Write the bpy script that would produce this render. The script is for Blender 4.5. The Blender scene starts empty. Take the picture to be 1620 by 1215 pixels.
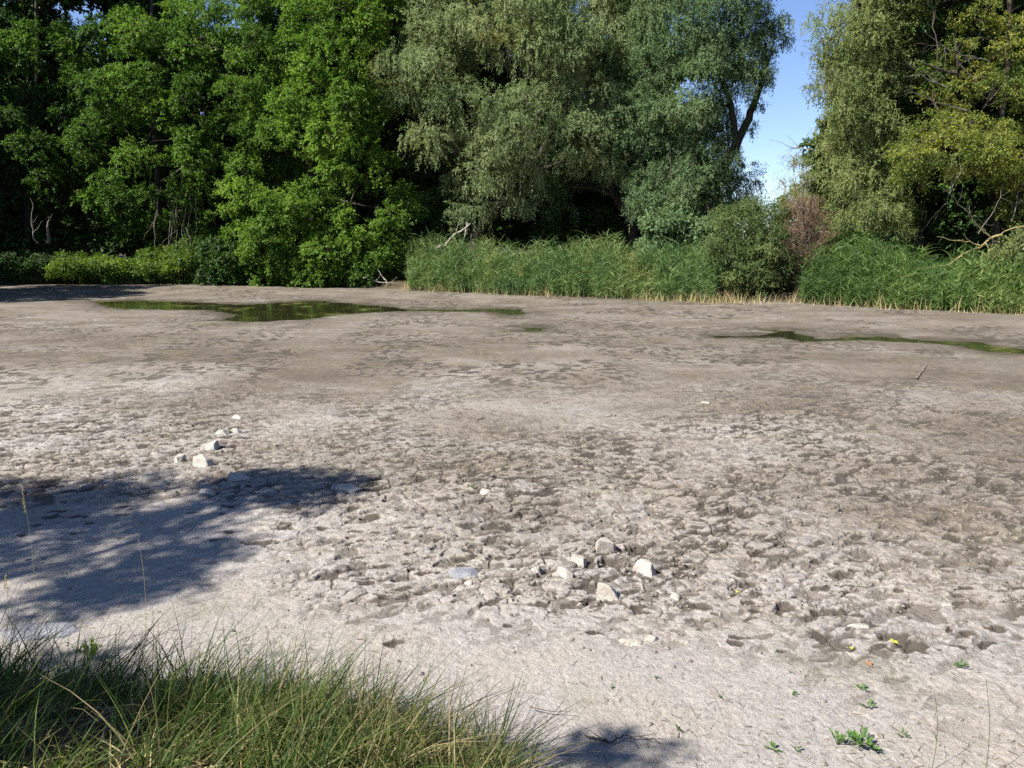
import bpy, bmesh, math, random
import numpy as np
from mathutils import Vector, Matrix
C = bpy.context.scene
R = math.radians
# ------------------------------------------------------------------ camera, sky, sun, exposure
CAMZ, PITCH, F = 2.3, R(10.5), 1224.0
cam = bpy.data.cameras.new('camera'); co = bpy.data.objects.new('camera', cam); C.collection.objects.link(co)
co.location = (0, 0, CAMZ); co.rotation_euler = (R(90) - PITCH, 0, 0)
cam.sensor_width = 36; cam.lens = 36 * F / 1620; cam.clip_end = 3000; cam.clip_start = .05
C.camera = co
SUN_EL, SUN_AZ = R(44), R(-120)          # azimuth from +Y towards +X
S = Vector((math.sin(SUN_AZ) * math.cos(SUN_EL), math.cos(SUN_AZ) * math.cos(SUN_EL), math.sin(SUN_EL)))
w = bpy.data.worlds.new('World'); C.world = w; w.use_nodes = True
nt = w.node_tree; bg = nt.nodes['Background']
sky = nt.nodes.new('ShaderNodeTexSky'); sky.sky_type = 'NISHITA'; sky.sun_disc = False
sky.sun_elevation = SUN_EL; sky.sun_rotation = SUN_AZ; sky.air_density = .85; sky.dust_density = 0; sky.ozone_density = 1.6
mx = nt.nodes.new('ShaderNodeMix'); mx.data_type = 'RGBA'; mx.blend_type = 'MULTIPLY'; mx.inputs[0].default_value = 1; mx.inputs[7].default_value = (.90, .93, 1.10, 1)
nt.links.new(sky.outputs[0], mx.inputs[6]); nt.links.new(mx.outputs[2], bg.inputs[0]); bg.inputs[1].default_value = .066
sl = bpy.data.lights.new('sun', 'SUN'); sl.energy = 5.0; sl.angle = R(.53); sl.color = (1, .965, .915)
so = bpy.data.objects.new('sun', sl); C.collection.objects.link(so); so.rotation_euler = S.to_track_quat('Z', 'Y').to_euler()
so.location = (-20, -10, 30)
C.view_settings.view_transform = 'Standard'; C.view_settings.look = 'None'; C.view_settings.gamma = 1
C.view_settings.exposure = 1.3
C.render.engine = 'CYCLES'
C.cycles.use_denoising = False
C.cycles.max_bounces = 6; C.cycles.diffuse_bounces = 3; C.cycles.glossy_bounces = 2; C.cycles.transmission_bounces = 3
C.cycles.caustics_reflective = False; C.cycles.caustics_refractive = False
C.cycles.use_adaptive_sampling = True; C.cycles.adaptive_threshold = .012

# ------------------------------------------------------------------ pixel (of the 1620 x 1215 photo) -> world
cp, sp = math.cos(PITCH), math.sin(PITCH)
def ray(px, py):
    dx = (px - 810) / F; dy = -(py - 607.5) / F
    return np.array((dx, cp + dy * sp, -sp + dy * cp))
def G(px, py, z=0.):                    # where the ray meets level z
    d = ray(px, py); k = (z - CAMZ) / d[2]; return np.array((d[0] * k, d[1] * k, z))
def P(px, py, Y):                       # where the ray meets depth Y
    d = ray(px, py); k = Y / d[1]; return np.array((d[0] * k, Y, CAMZ + d[2] * k))

# ------------------------------------------------------------------ noise in numpy
def h2(ix, iy, s=0):
    n = (ix.astype(np.int64) * 374761393 + iy.astype(np.int64) * 668265263 + s * 2147483647) & 0xffffffff
    n = ((n ^ (n >> 13)) * 1274126177) & 0xffffffff
    n = ((n ^ (n >> 16)) * 2246822519) & 0xffffffff
    return ((n ^ (n >> 15)) & 0xffffff) / float(0xffffff)
def vnoise(x, y, s=0):
    ix = np.floor(x); iy = np.floor(y); fx = x - ix; fy = y - iy
    fx = fx * fx * fx * (fx * (fx * 6 - 15) + 10); fy = fy * fy * fy * (fy * (fy * 6 - 15) + 10)
    ix = ix.astype(np.int64); iy = iy.astype(np.int64)
    a = h2(ix, iy, s); b = h2(ix + 1, iy, s); c = h2(ix, iy + 1, s); d = h2(ix + 1, iy + 1, s)
    return (a + (b - a) * fx) * (1 - fy) + (c + (d - c) * fx) * fy
def fbm(x, y, o=4, s=0, g=.5):
    t = 0; a = 1; n = 0
    for i in range(o):
        t = t + a * vnoise(x, y, s + i * 17); n += a; a *= g
        x, y = x * 1.62 + y * 1.21 + 3.1, y * 1.62 - x * 1.21 + 7.7
    return t / n                        # 0..1
def worley(x, y, s=0):                  # returns F1, F2, cell random
    ix = np.floor(x).astype(np.int64); iy = np.floor(y).astype(np.int64)
    f1 = np.full(x.shape, 9.); f2 = np.full(x.shape, 9.); cr = np.zeros(x.shape)
    for i in (-1, 0, 1):
        for j in (-1, 0, 1):
            cx = ix + i; cy = iy + j
            d = np.hypot(cx + .1 + .8 * h2(cx, cy, s) - x, cy + .1 + .8 * h2(cx, cy, s + 5) - y)
            m = d < f1
            f2 = np.where(m, f1, np.minimum(f2, d)); cr = np.where(m, h2(cx, cy, s + 9), cr); f1 = np.where(m, d, f1)
    return f1, f2, cr
def sm(a, b, x):
    t = np.clip((x - a) / (b - a), 0, 1); return t * t * (3 - 2 * t)

# ------------------------------------------------------------------ the lie of the land
shore = np.array([G(*p)[:2] for p in ((-900, 436), (-400, 441), (0, 446), (160, 447), (330, 448), (480, 452), (620, 458), (800, 466), (1000, 473),
                                      (1130, 478), (1250, 479), (1400, 488), (1620, 498), (1900, 512), (2400, 540))])
bank = np.array([(-60, 8), (-9, 4.4)] + [tuple(G(a, b)[:2]) for a, b in ((-250, 1062), (0, 1078), (200, 1092), (350, 1118), (560, 1160), (660, 1196), (770, 1240))] + [(.35, 2.2), (1.2, 1.7), (4, 1.5), (60, 1.5)])
def shore_y(x): return np.interp(x, shore[:, 0], shore[:, 1])
def bank_y(x): return np.interp(x, bank[:, 0], bank[:, 1])
def poly(pts): return np.array([G(*p)[:2] for p in pts])
PUD = [poly(p) for p in (
    [(148, 476), (210, 474), (330, 477), (370, 481), (430, 478), (500, 474), (560, 479), (640, 487), (720, 488), (780, 487), (818, 488), (834, 495), (806, 497), (770, 492), (640, 491), (545, 494), (480, 503),
     (400, 507), (350, 505), (372, 496), (330, 489), (200, 487), (165, 483)],
    [(1130, 528), (1180, 529), (1222, 526), (1205, 519), (1258, 521), (1272, 527), (1300, 534), (1340, 531), (1390, 529), (1440, 533), (1520, 539), (1560, 539), (1620, 549), (1760, 560), (1760, 570), (1620, 558), (1560, 555), (1520, 546),
     (1440, 538), (1360, 536), (1300, 538), (1262, 539), (1240, 532), (1190, 533), (1135, 533)],
    [(822, 516), (862, 517), (866, 522), (830, 522)])]
def inpoly(x, y, pg):
    c = np.zeros(x.shape, bool); n = len(pg)
    for i in range(n):
        x1, y1 = pg[i]; x2, y2 = pg[i - 1]
        if abs(y1 - y2) < 1e-9: continue
        c ^= ((y1 > y) != (y2 > y)) & (x < (x2 - x1) * (y - y1) / (y2 - y1) + x1)
    return c
def pdist(x, y, pg):
    d = np.full(x.shape, 1e9); n = len(pg)
    for i in range(n):
        ax, ay = pg[i - 1]; bx, by = pg[i]; vx, vy = bx - ax, by - ay; L = vx * vx + vy * vy + 1e-12
        t = np.clip(((x - ax) * vx + (y - ay) * vy) / L, 0, 1)
        d = np.minimum(d, np.hypot(x - ax - t * vx, y - ay - t * vy))
    return np.where(inpoly(x, y, pg), -d, d)
rs = np.random.RandomState(5)
PITS = []
for k in range(520):
    py = rs.uniform(618, 1030); px = rs.uniform(-60, 1700); g = G(px, py)
    if px < 560 and py > 860: continue
    if py > 960 and px < 1150 and rs.rand() < .75: continue
    r = rs.uniform(.022, .055) * (1 + .6 * (rs.rand() < .12)); PITS.append((g[0], g[1], r, rs.uniform(.008, .024), rs.uniform(1.2, 3.2), rs.normal(.15, .35)))
for px, py, r, dp in ((965, 893, .10, .11), (1182, 922, .07, .09), (1420, 1004, .07, .06), (693, 855, .06, .08), (1005, 868, .06, .07), (680, 882, .04, .05), (820, 942, .045, .05),
                      (1300, 965, .07, .03), (1240, 960, .08, .03), (1530, 1000, .07, .03), (1440, 1020, .09, .03), (1370, 985, .05, .02)):
    g = G(px, py); PITS.append((g[0], g[1], r, dp, 1.5, .2))
WET = {}
def height(x, y, fine=True):
    """returns z, dry_shade, land (0 mud .. 1 soil under plants), crack_shade (cracks and painted shade dashes)"""
    x = np.asarray(x, float); y = np.asarray(y, float)
    wob = (fbm(x * .35, y * .35, 3, 11) - .5)
    yy = y * (1 + .35 * wob) + .6 * wob
    rr = np.interp(yy, [0, 3.5, 4.3, 5.2, 6.5, 9, 11.5, 13, 16, 20, 40], [.12, .12, .4, 1.0, 1.05, .85, .65, .34, .28, .26, .24])
    lf = sm(-1.2, -2.6, x + .35 * (y - 5) + 1.5 * wob) * sm(7.3, 6.3, y)   # the smooth crust in the shade at lower left
    rr = rr * (1 - .72 * lf)
    flat = sm(.35, .62, fbm(x * .22 + 9, y * .22, 3, 31)); rr = rr * (1 - .55 * flat * sm(8, 11, y))
    z = .05 * (fbm(x * .12, y * .12, 3, 3) - .5) + .035 * (fbm(x * .9, y * .9, 3, 4) - .5)
    crack_shade = np.zeros(x.shape)
    if fine:
        wx = x + .26 * (fbm(x * 4, y * 4, 4, 71) - .5); wy = y + .26 * (fbm(x * 4, y * 4, 4, 72) - .5)
        f1, f2, cr = worley(wx * 4.2, wy * 5.0, 1)
        e = f2 - f1
        broken = .45 + .55 * sm(.36, .60, fbm(x * 1.3, y * 1.3, 3, 81))
        crack_shade = (1 - sm(.02, .10, e)) * sm(.40, .55, fbm(x * 2.2, y * 2.2, 3, 85)) * sm(.3, .8, rr)
        plate = (cr - .5) * .012 + .006 * sm(0, .5, e)
        hum = fbm(x * 5.5, y * 6.6, 3, 21, .5) - .5; hum2 = fbm(x * 12, y * 13, 3, 24, .55) - .5
        n1_ = fbm(x * 6.5 + 2, y * 6.5, 3, 25, .5); blob = sm(.58, .66, n1_)
        n2_ = fbm(x * 13, y * 13, 3, 27, .5); blob2 = sm(.58, .67, n2_)
        n3_ = fbm(x * 21, y * 21, 2, 28, .5); tiny = sm(.68, .80, n3_)
        wx2 = x + .05 * (vnoise(x * 9, y * 9, 44) - .5); wy2 = y + .05 * (vnoise(x * 9, y * 9, 45) - .5)
        uu = wx2 * .90 + wy2 * .44; vv = -wx2 * .44 + wy2 * .90                  # dents and painted dark dashes stretched along the cast shadows, standing in for shade
        s1_ = fbm(uu * 4.6, vv * 10.5, 2, 47, .5); s2_ = fbm(uu * 8.5 + 3, vv * 18, 2, 48, .5); shade_dash = sm(.63, .72, s1_); shade_dash2 = sm(.65, .73, s2_)
        z = z + rr * (plate * broken - .012 * crack_shade + .029 * hum + .011 * hum2 - .006 * blob - .004 * blob2 - .019 * shade_dash - .010 * shade_dash2) - .003 * tiny + .004 * (fbm(x * 26, y * 26, 2, 41) - .5)
        crack_shade = np.maximum(np.maximum(.9 * crack_shade, .45 * sm(.62, .72, n1_)), np.maximum(.55 * sm(.64, .72, n2_), .6 * sm(.72, .82, n3_)))
        crack_shade = np.maximum(crack_shade, np.maximum(1.0 * sm(.655, .72, s1_), .95 * sm(.67, .73, s2_))) * np.clip(rr * 1.7 - .32, 0, 1)  # dash darkening is shade painted into the mud colour
        far = sm(10, 14, y); crack_shade = np.maximum(crack_shade, np.maximum(.9 * sm(.60, .66, fbm(uu * 5, vv * 7, 2, 29, .5)), .9 * sm(.63, .68, fbm(x * 9, y * 7, 2, 35, .5))) * far * (.25 + .75 * sm(.38, .58, fbm(x * .8 + 5, y * .5, 3, 33)))) * (.45 + .55 * sm(.38, .58, fbm(x * 1.1 + 5, y * .8, 3, 33)))
        flatx, flaty, fz, fc = x.ravel(), y.ravel(), z.ravel().copy(), crack_shade.ravel().copy()
        # pits: bin the vertices by coarse cell to keep this quick
        order = np.argsort(flaty); ys = flaty[order]
        for (cx, cy, r, dp, asp, th) in PITS:
            a, b = np.searchsorted(ys, (cy - r * 3, cy + r * 3)); id_ = order[a:b]
            id_ = id_[np.abs(flatx[id_] - cx) < r * 3]
            if len(id_) == 0: continue
            ux = (flatx[id_] - cx); uy = (flaty[id_] - cy)
            u = ux * math.cos(th) + uy * math.sin(th); v = -ux * math.sin(th) + uy * math.cos(th)
            q = np.hypot(u / asp ** .5, v * asp ** .5) / r * (1 + 1.0 * (vnoise(flatx[id_] * 22, flaty[id_] * 22, 9) - .5) + .3 * (vnoise(flatx[id_] * 55, flaty[id_] * 55, 10) - .5))
            fz[id_] += -min(dp, .05) * .7 * (1 - sm(.25, 1.0, q)) + min(dp, .05) * .2 * np.exp(-((q - 1.25) / .3) ** 2)
            fc[id_] = np.maximum(fc[id_], .9 * (1 - sm(.6, 1.1, q)))
        z = fz.reshape(x.shape); crack_shade = fc.reshape(x.shape)
    # puddle basins
    wet = np.zeros(x.shape)
    for pg in PUD:
        m = (x > pg[:, 0].min() - 3) & (x < pg[:, 0].max() + 3) & (y > pg[:, 1].min() - 4) & (y < pg[:, 1].max() + 4)
        if not m.any(): continue
        d = pdist(x[m], y[m], pg) - (.08 if pg is PUD[0] else -.04) + .5 * (fbm(x[m] * 1.1, y[m] * 1.6, 4, 51) - .5)
        k = sm(2.2, .6, d); nn_ = fbm(x[m] * 1.8, y[m] * 2.2, 4, 57, .6) - .5; wet[m] = np.maximum(wet[m], .30 * sm(2.4, .2, d + 2.4 * nn_) + .75 * sm(.7, -.1, d + 1.4 * nn_)); zb = np.clip(d * .09, -.06, .03) - .036 + .050 * (fbm(x[m] * 2.6, y[m] * 3.2, 4, 52, .6) - .5)
        z[m] = z[m] * (1 - k) + zb * k
    # shores
    dl = y - shore_y(x) + .5 * (fbm(x * .8, y * .3, 3, 61) - .5)
    land = sm(-.1, .5, dl); z = z + .32 * sm(0, 1.6, dl) + .02 * np.clip(dl, 0, 30) * 1 + .12 * land * (fbm(x, y, 3, 62) - .5)
    db = bank_y(x) - y + .12 * (fbm(x * 2, y * 2, 3, 63) - .5)
    nb = sm(-.05, .35, db); z = z + np.clip(db, 0, 1.15) * .5 + .05 * nb * (fbm(x * 4, y * 4, 3, 64) - .5)
    nb = nb * sm(1.2, .1, x)
    land = np.maximum(land, nb)
    # bleached crust against darker damp mud
    n1 = fbm(x * .30 + 4, y * .45, 4, 91); n2 = fbm(x * .9, y * 1.4, 4, 92)
    dry_shade = np.interp(yy, [0, 4.4, 5.4, 7, 9, 12, 13.4, 16, 19, 26, 45], [1, .97, .82, .68, .66, .60, .26, .20, .30, .32, .24])
    dry_shade = dry_shade + (n1 - .5) * .75 * sm(3, 6, y) * (.3 + .7 * sm(20, 13, y)) + (n2 - .5) * .7 * sm(3.5, 5, y)
    dry_shade = dry_shade - .30 * sm(.0, 6.0, x) * sm(4.2, 5.4, y) * sm(15, 11, y) + .25 * lf
    dry_shade = np.clip(dry_shade, 0, 1) * (1 - .9 * np.clip(crack_shade, 0, 1))  # the painted shade dashes lower it too
    WET['w'] = wet
    return z, dry_shade, land, crack_shade
def zat(x, y): return float(height(np.array([x]), np.array([y]), True)[0][0])

# ------------------------------------------------------------------ materials
def mat(name):
    m = bpy.data.materials.new(name); m.use_nodes = True; m.node_tree.nodes.clear()
    out = m.node_tree.nodes.new('ShaderNodeOutputMaterial'); return m, m.node_tree.nodes, m.node_tree.links, out
def ramp(N, stops):
    r = N.new('ShaderNodeValToRGB'); e = r.color_ramp.elements
    while len(e) < len(stops): e.new(.5)
    for el, (p, c) in zip(e, stops): el.position = p; el.color = (*c, 1)
    return r
def noise(N, L, vec, scale, detail=4, rough=.55):
    n = N.new('ShaderNodeTexNoise'); n.inputs['Scale'].default_value = scale; n.inputs['Detail'].default_value = detail; n.inputs['Roughness'].default_value = rough
    L.new(vec, n.inputs['Vector']); return n
def mixc(N, L, fac, a, b, mode='MIX'):
    m = N.new('ShaderNodeMix'); m.data_type = 'RGBA'; m.blend_type = mode
    for s, v in ((m.inputs[0], fac), (m.inputs[6], a), (m.inputs[7], b)):
        if hasattr(v, 'links') or hasattr(v, 'is_linked'): L.new(v, s)
        else: s.default_value = v if not isinstance(v, tuple) else (*v, 1)
    return m.outputs[2]
def foliage(name, stops, transl=.3, rough=.5, spec=.35, patch=None, pscale=.35):
    m, N, L, out = mat(name)
    a = N.new('ShaderNodeAttribute'); a.attribute_name = 'tint'
    r = ramp(N, stops); L.new(a.outputs['Fac'], r.inputs[0]); col = r.outputs[0]
    tc = N.new('ShaderNodeTexCoord')
    if patch:
        n = noise(N, L, tc.outputs['Object'], pscale, 3); q = ramp(N, ((patch[1], (0, 0, 0)), (patch[1] + .14, (1, 1, 1)))); L.new(n.outputs[0], q.inputs[0])
        col = mixc(N, L, q.outputs[0], col, patch[0])
    p = N.new('ShaderNodeBsdfPrincipled'); p.inputs['Roughness'].default_value = rough; p.inputs['Specular IOR Level'].default_value = spec
    t = N.new('ShaderNodeBsdfTranslucent'); x = N.new('ShaderNodeMixShader'); x.inputs[0].default_value = transl
    tcol = mixc(N, L, .5, col, (.9, 1.0, .35), 'MULTIPLY'); b = N.new('ShaderNodeHueSaturation'); b.inputs['Value'].default_value = 1.5; L.new(tcol, b.inputs['Color'])
    L.new(col, p.inputs['Base Color']); L.new(b.outputs[0], t.inputs[0]); L.new(p.outputs[0], x.inputs[1]); L.new(t.outputs[0], x.inputs[2]); L.new(x.outputs[0], out.inputs[0])
    return m
def bark(name, c1, c2, scale=6):
    m, N, L, out = mat(name); tc = N.new('ShaderNodeTexCoord'); mp = N.new('ShaderNodeMapping'); mp.inputs['Scale'].default_value = (1, 1, .25); L.new(tc.outputs['Object'], mp.inputs[0])
    n = noise(N, L, mp.outputs[0], scale, 6, .65); r = ramp(N, ((.35, c1), (.65, c2))); L.new(n.outputs[0], r.inputs[0])
    p = N.new('ShaderNodeBsdfPrincipled'); p.inputs['Roughness'].default_value = .85; p.inputs['Specular IOR Level'].default_value = .2
    b = N.new('ShaderNodeBump'); b.inputs['Strength'].default_value = .8; b.inputs['Distance'].default_value = .03; L.new(n.outputs[0], b.inputs['Height'])
    L.new(r.outputs[0], p.inputs['Base Color']); L.new(b.outputs[0], p.inputs['Normal']); L.new(p.outputs[0], out.inputs[0]); return m
def rock(name, c1, c2, c3, scale=9):
    m, N, L, out = mat(name); tc = N.new('ShaderNodeTexCoord')
    n = noise(N, L, tc.outputs['Object'], scale, 8, .65); n2 = noise(N, L, tc.outputs['Object'], scale * 7, 5, .7)
    r = ramp(N, ((.3, c1), (.5, c2), (.68, c3))); L.new(n.outputs[0], r.inputs[0])
    q = ramp(N, ((.35, (.72, .70, .66)), (.55, (1, 1, 1)))); L.new(n2.outputs[0], q.inputs[0])
    p = N.new('ShaderNodeBsdfPrincipled'); p.inputs['Roughness'].default_value = .9; p.inputs['Specular IOR Level'].default_value = .15
    b = N.new('ShaderNodeBump'); b.inputs['Strength'].default_value = .7; b.inputs['Distance'].default_value = .012; L.new(n2.outputs[0], b.inputs['Height'])
    b2 = N.new('ShaderNodeBump'); b2.inputs['Strength'].default_value = .6; b2.inputs['Distance'].default_value = .03; L.new(n.outputs[0], b2.inputs['Height']); L.new(b.outputs[0], b2.inputs['Normal'])
    L.new(mixc(N, L, .8, r.outputs[0], q.outputs[0], 'MULTIPLY'), p.inputs['Base Color']); L.new(b2.outputs[0], p.inputs['Normal']); L.new(p.outputs[0], out.inputs[0]); return m

def mud_material():
    m, N, L, out = mat('dried_mud'); geo = N.new('ShaderNodeNewGeometry'); pos = geo.outputs['Position']
    at = {}
    for k in ('dry_shade', 'land', 'crack_shade', 'wet'):
        a = N.new('ShaderNodeAttribute'); a.attribute_name = k; at[k] = a.outputs['Fac']
    na = noise(N, L, pos, 1.1, 6, .6); nb = noise(N, L, pos, 9, 7, .65); nc = noise(N, L, pos, 75, 5, .7); nd = noise(N, L, pos, 28, 6, .72)
    # dryness and painted shade factor broken up by noise
    ad = N.new('ShaderNodeMath'); ad.operation = 'MULTIPLY_ADD'; L.new(nb.outputs[0], ad.inputs[0]); ad.inputs[1].default_value = .9; L.new(at['dry_shade'], ad.inputs[2])
    sb = N.new('ShaderNodeMath'); sb.operation = 'SUBTRACT'; sb.use_clamp = True; L.new(ad.outputs[0], sb.inputs[0]); sb.inputs[1].default_value = .45
    r = ramp(N, ((0, (.116, .097, .074)), (.25, (.156, .134, .108)), (.6, (.228, .204, .178)), (1, (.306, .283, .260)))); L.new(sb.outputs[0], r.inputs[0])
    tint = ramp(N, ((.35, (1.0, .97, .90)), (.65, (.97, .97, .97)))); L.new(na.outputs[0], tint.inputs[0])
    c = mixc(N, L, 1.0, r.outputs[0], tint.outputs[0], 'MULTIPLY')
    g = ramp(N, ((.34, (.62, .59, .56)), (.50, (.98, .98, .98)), (.68, (1.16, 1.15, 1.14)))); L.new(nc.outputs[0], g.inputs[0]); c = mixc(N, L, .8, c, g.outputs[0], 'MULTIPLY')
    g2 = ramp(N, ((.33, (.60, .56, .52)), (.47, (1, 1, 1)), (.7, (1.1, 1.1, 1.1)))); L.new(nd.outputs[0], g2.inputs[0]); c = mixc(N, L, .7, c, g2.outputs[0], 'MULTIPLY')
    # algae film, faint
    al = noise(N, L, pos, .8, 5, .6); ar = ramp(N, ((.56, (0, 0, 0)), (.70, (.4, .4, .4)))); L.new(al.outputs[0], ar.inputs[0]); c = mixc(N, L, ar.outputs[0], c, (.13, .122, .07)); cm = N.new('ShaderNodeMath'); cm.operation = 'MULTIPLY'; cm.inputs[1].default_value = .85; L.new(at['crack_shade'], cm.inputs[0]); c = mixc(N, L, cm.outputs[0], c, (.050, .042, .034))  # dark of cracks and damp hollows, with the painted shade dashes
    c = mixc(N, L, at['wet'], c, (.068, .057, .041)); ls = ramp(N, ((.35, (.035, .028, .016)), (.65, (.09, .07, .04)))); L.new(nb.outputs[0], ls.inputs[0]); c = mixc(N, L, at['land'], c, ls.outputs[0])
    p = N.new('ShaderNodeBsdfPrincipled'); p.inputs['Specular IOR Level'].default_value = .15; wr = N.new('ShaderNodeMapRange'); wr.inputs[3].default_value = .94; wr.inputs[4].default_value = .5; L.new(at['wet'], wr.inputs[0]); L.new(wr.outputs[0], p.inputs['Roughness'])
    b1 = N.new('ShaderNodeBump'); b1.inputs['Strength'].default_value = 1; b1.inputs['Distance'].default_value = .005; L.new(nc.outputs[0], b1.inputs['Height'])
    b2 = N.new('ShaderNodeBump'); b2.inputs['Strength'].default_value = 1; b2.inputs['Distance'].default_value = .010; L.new(nd.outputs[0], b2.inputs['Height']); L.new(b1.outputs[0], b2.inputs['Normal'])
    L.new(c, p.inputs['Base Color']); L.new(b2.outputs[0], p.inputs['Normal']); L.new(p.outputs[0], out.inputs[0]); return m

M = {}
M['mud'] = mud_material()
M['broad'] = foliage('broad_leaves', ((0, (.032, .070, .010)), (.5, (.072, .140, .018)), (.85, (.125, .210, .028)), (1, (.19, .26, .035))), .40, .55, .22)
M['broad_bright'] = foliage('bright_leaves', ((0, (.042, .088, .012)), (.5, (.098, .175, .022)), (1, (.19, .29, .040))), .42, .55, .22)
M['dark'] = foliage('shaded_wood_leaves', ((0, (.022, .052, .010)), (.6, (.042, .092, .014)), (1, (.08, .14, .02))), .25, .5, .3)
M['willow'] = foliage('willow_leaves', ((0, (.120, .165, .068)), (.5, (.20, .25, .108)), (.9, (.30, .34, .165)), (1, (.34, .30, .11))), .34, .6, .2, ((.29, .24, .06), .60), .30)
M['willow_dark'] = foliage('deep_willow_leaves', ((0, (.070, .125, .055)), (.5, (.125, .190, .080)), (1, (.21, .27, .125))), .32, .6, .2)
M['willow_light'] = foliage('light_willow_leaves', ((0, (.095, .130, .042)), (.5, (.170, .205, .068)), (1, (.28, .30, .11))), .32, .6, .2, ((.26, .21, .07), .62), .5)
M['yellow'] = foliage('yellowing_leaves', ((0, (.060, .100, .022)), (.5, (.125, .165, .030)), (.8, (.24, .25, .045)), (1, (.42, .38, .07))), .38, .5, .25, ((.27, .26, .05), .54), .45)
M['bramble'] = foliage('bramble_leaves', ((0, (.04, .085, .012)), (.5, (.095, .165, .02)), (1, (.22, .29, .03))), .36, .5, .3)
M['shrub'] = foliage('olive_shrub_leaves', ((0, (.060, .095, .030)), (.5, (.110, .150, .045)), (1, (.20, .24, .085))), .3, .6, .2)
M['rust'] = foliage('withered_leaves', ((0, (.11, .065, .040)), (.5, (.19, .115, .072)), (1, (.27, .20, .12))), .15, .8, .1)
M['reed'] = foliage('reed_leaves', ((0, (.045, .090, .030)), (.45, (.090, .155, .046)), (.8, (.16, .22, .065)), (1, (.30, .28, .12))), .3, .55, .22, ((.18, .20, .06), .57), .7)
M['reed_deep'] = foliage('deep_reed_leaves', ((0, (.036, .075, .020)), (.45, (.072, .128, .030)), (.8, (.125, .185, .042)), (1, (.22, .25, .09))), .28, .55, .22, ((.15, .19, .05), .62), .7)
M['litter'] = foliage('plant_litter', ((0, (.06, .045, .03)), (.6, (.16, .12, .08)), (1, (.34, .29, .20))), .1, .8, .15)
M['straw'] = foliage('dry_reed_stalks', ((0, (.22, .17, .07)), (.5, (.36, .29, .13)), (1, (.52, .44, .24))), .2, .7, .2)
M['grass'] = foliage('bank_grass', ((0, (.020, .044, .013)), (.45, (.048, .082, .018)), (.7, (.098, .130, .026)), (.86, (.16, .14, .06)), (1, (.27, .21, .11))), .32, .6, .18)
M['weed'] = foliage('weed_leaves', ((0, (.04, .10, .02)), (1, (.11, .19, .04))), .3, .5, .3)
M['fallen'] = foliage('fallen_leaf', ((0, (.50, .46, .06)), (1, (.55, .5, .07))), .2, .5, .3)
M['fallen_orange'] = foliage('fallen_brown_leaf', ((0, (.33, .19, .10)), (1, (.35, .2, .1))), .2, .5, .3)
M['bark'] = bark('willow_bark', (.030, .022, .016), (.085, .068, .050))
M['bark_dark'] = bark('wood_bark', (.022, .018, .013), (.06, .05, .036))
M['deadwood'] = bark('bleached_deadwood', (.16, .13, .10), (.36, .32, .26), 14)
M['greywood'] = bark('grey_dead_twigs', (.09, .08, .065), (.20, .18, .15), 14)
M['lichen'] = bark('lichened_branch', (.13, .10, .05), (.30, .25, .10), 12)
M['stone'] = rock('pale_stone', (.24, .21, .175), (.37, .335, .285), (.47, .435, .38))
M['stone_grey'] = rock('grey_stone', (.16, .16, .17), (.22, .22, .235), (.30, .30, .31))
M['clod'] = rock('mud_clod', (.11, .09, .07), (.22, .19, .155), (.34, .31, .27), 20)
m, N, L, out = mat('puddle_water'); p = N.new('ShaderNodeBsdfPrincipled'); p.inputs['Base Color'].default_value = (.012, .014, .005, 1); p.inputs['Roughness'].default_value = .03; p.inputs['IOR'].default_value = 1.33
g_ = N.new('ShaderNodeNewGeometry'); n_ = noise(N, L, g_.outputs['Position'], 5, 3); b_ = N.new('ShaderNodeBump'); b_.inputs['Strength'].default_value = .06; b_.inputs['Distance'].default_value = .01
n2_ = noise(N, L, g_.outputs['Position'], .9, 7, .65); ar_ = ramp(N, ((.55, (0, 0, 0)), (.64, (1, 1, 1)))); L.new(n2_.outputs[0], ar_.inputs[0])
L.new(mixc(N, L, ar_.outputs[0], (.020, .019, .008), (.085, .090, .020)), p.inputs['Base Color']); mr_ = N.new('ShaderNodeMapRange'); mr_.inputs[3].default_value = .07; mr_.inputs[4].default_value = .45; L.new(ar_.outputs[0], mr_.inputs[0]); L.new(mr_.outputs[0], p.inputs['Roughness'])
L.new(n_.outputs[0], b_.inputs['Height']); L.new(b_.outputs[0], p.inputs['Normal']); L.new(p.outputs[0], out.inputs[0]); M['water'] = m

# ------------------------------------------------------------------ mesh building
def raw_mesh(name, V, quads=None, tris=None, attrs=None, smooth=False):
    me = bpy.data.meshes.new(name); V = np.ascontiguousarray(V, np.float32)
    me.vertices.add(len(V)); me.vertices.foreach_set('co', V.ravel())
    q = np.zeros((0, 4), np.int32) if quads is None else np.asarray(quads, np.int32); t = np.zeros((0, 3), np.int32) if tris is None else np.asarray(tris, np.int32)
    nl = q.size + t.size; me.loops.add(nl); me.loops.foreach_set('vertex_index', np.concatenate((q.ravel(), t.ravel())).astype(np.int32))
    ls = np.concatenate((np.arange(len(q)) * 4, q.size + np.arange(len(t)) * 3)).astype(np.int32)
    me.polygons.add(len(ls)); me.polygons.foreach_set('loop_start', ls)
    me.polygons.foreach_set('loop_total', np.concatenate((np.full(len(q), 4), np.full(len(t), 3))).astype(np.int32))
    me.update(calc_edges=True)
    me.polygons.foreach_set('use_smooth', np.full(len(ls), smooth, bool))
    for k, (dom, v) in (attrs or {}).items():
        a = me.attributes.new(k, 'FLOAT', dom); a.data.foreach_set('value', np.ascontiguousarray(v, np.float32))
    return me
def link(name, me, m, parent=None):
    o = bpy.data.objects.new(name, me); C.collection.objects.link(o)
    if me is not None and not me.materials: me.materials.append(m)
    if parent is not None: o.parent = parent
    return o
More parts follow.
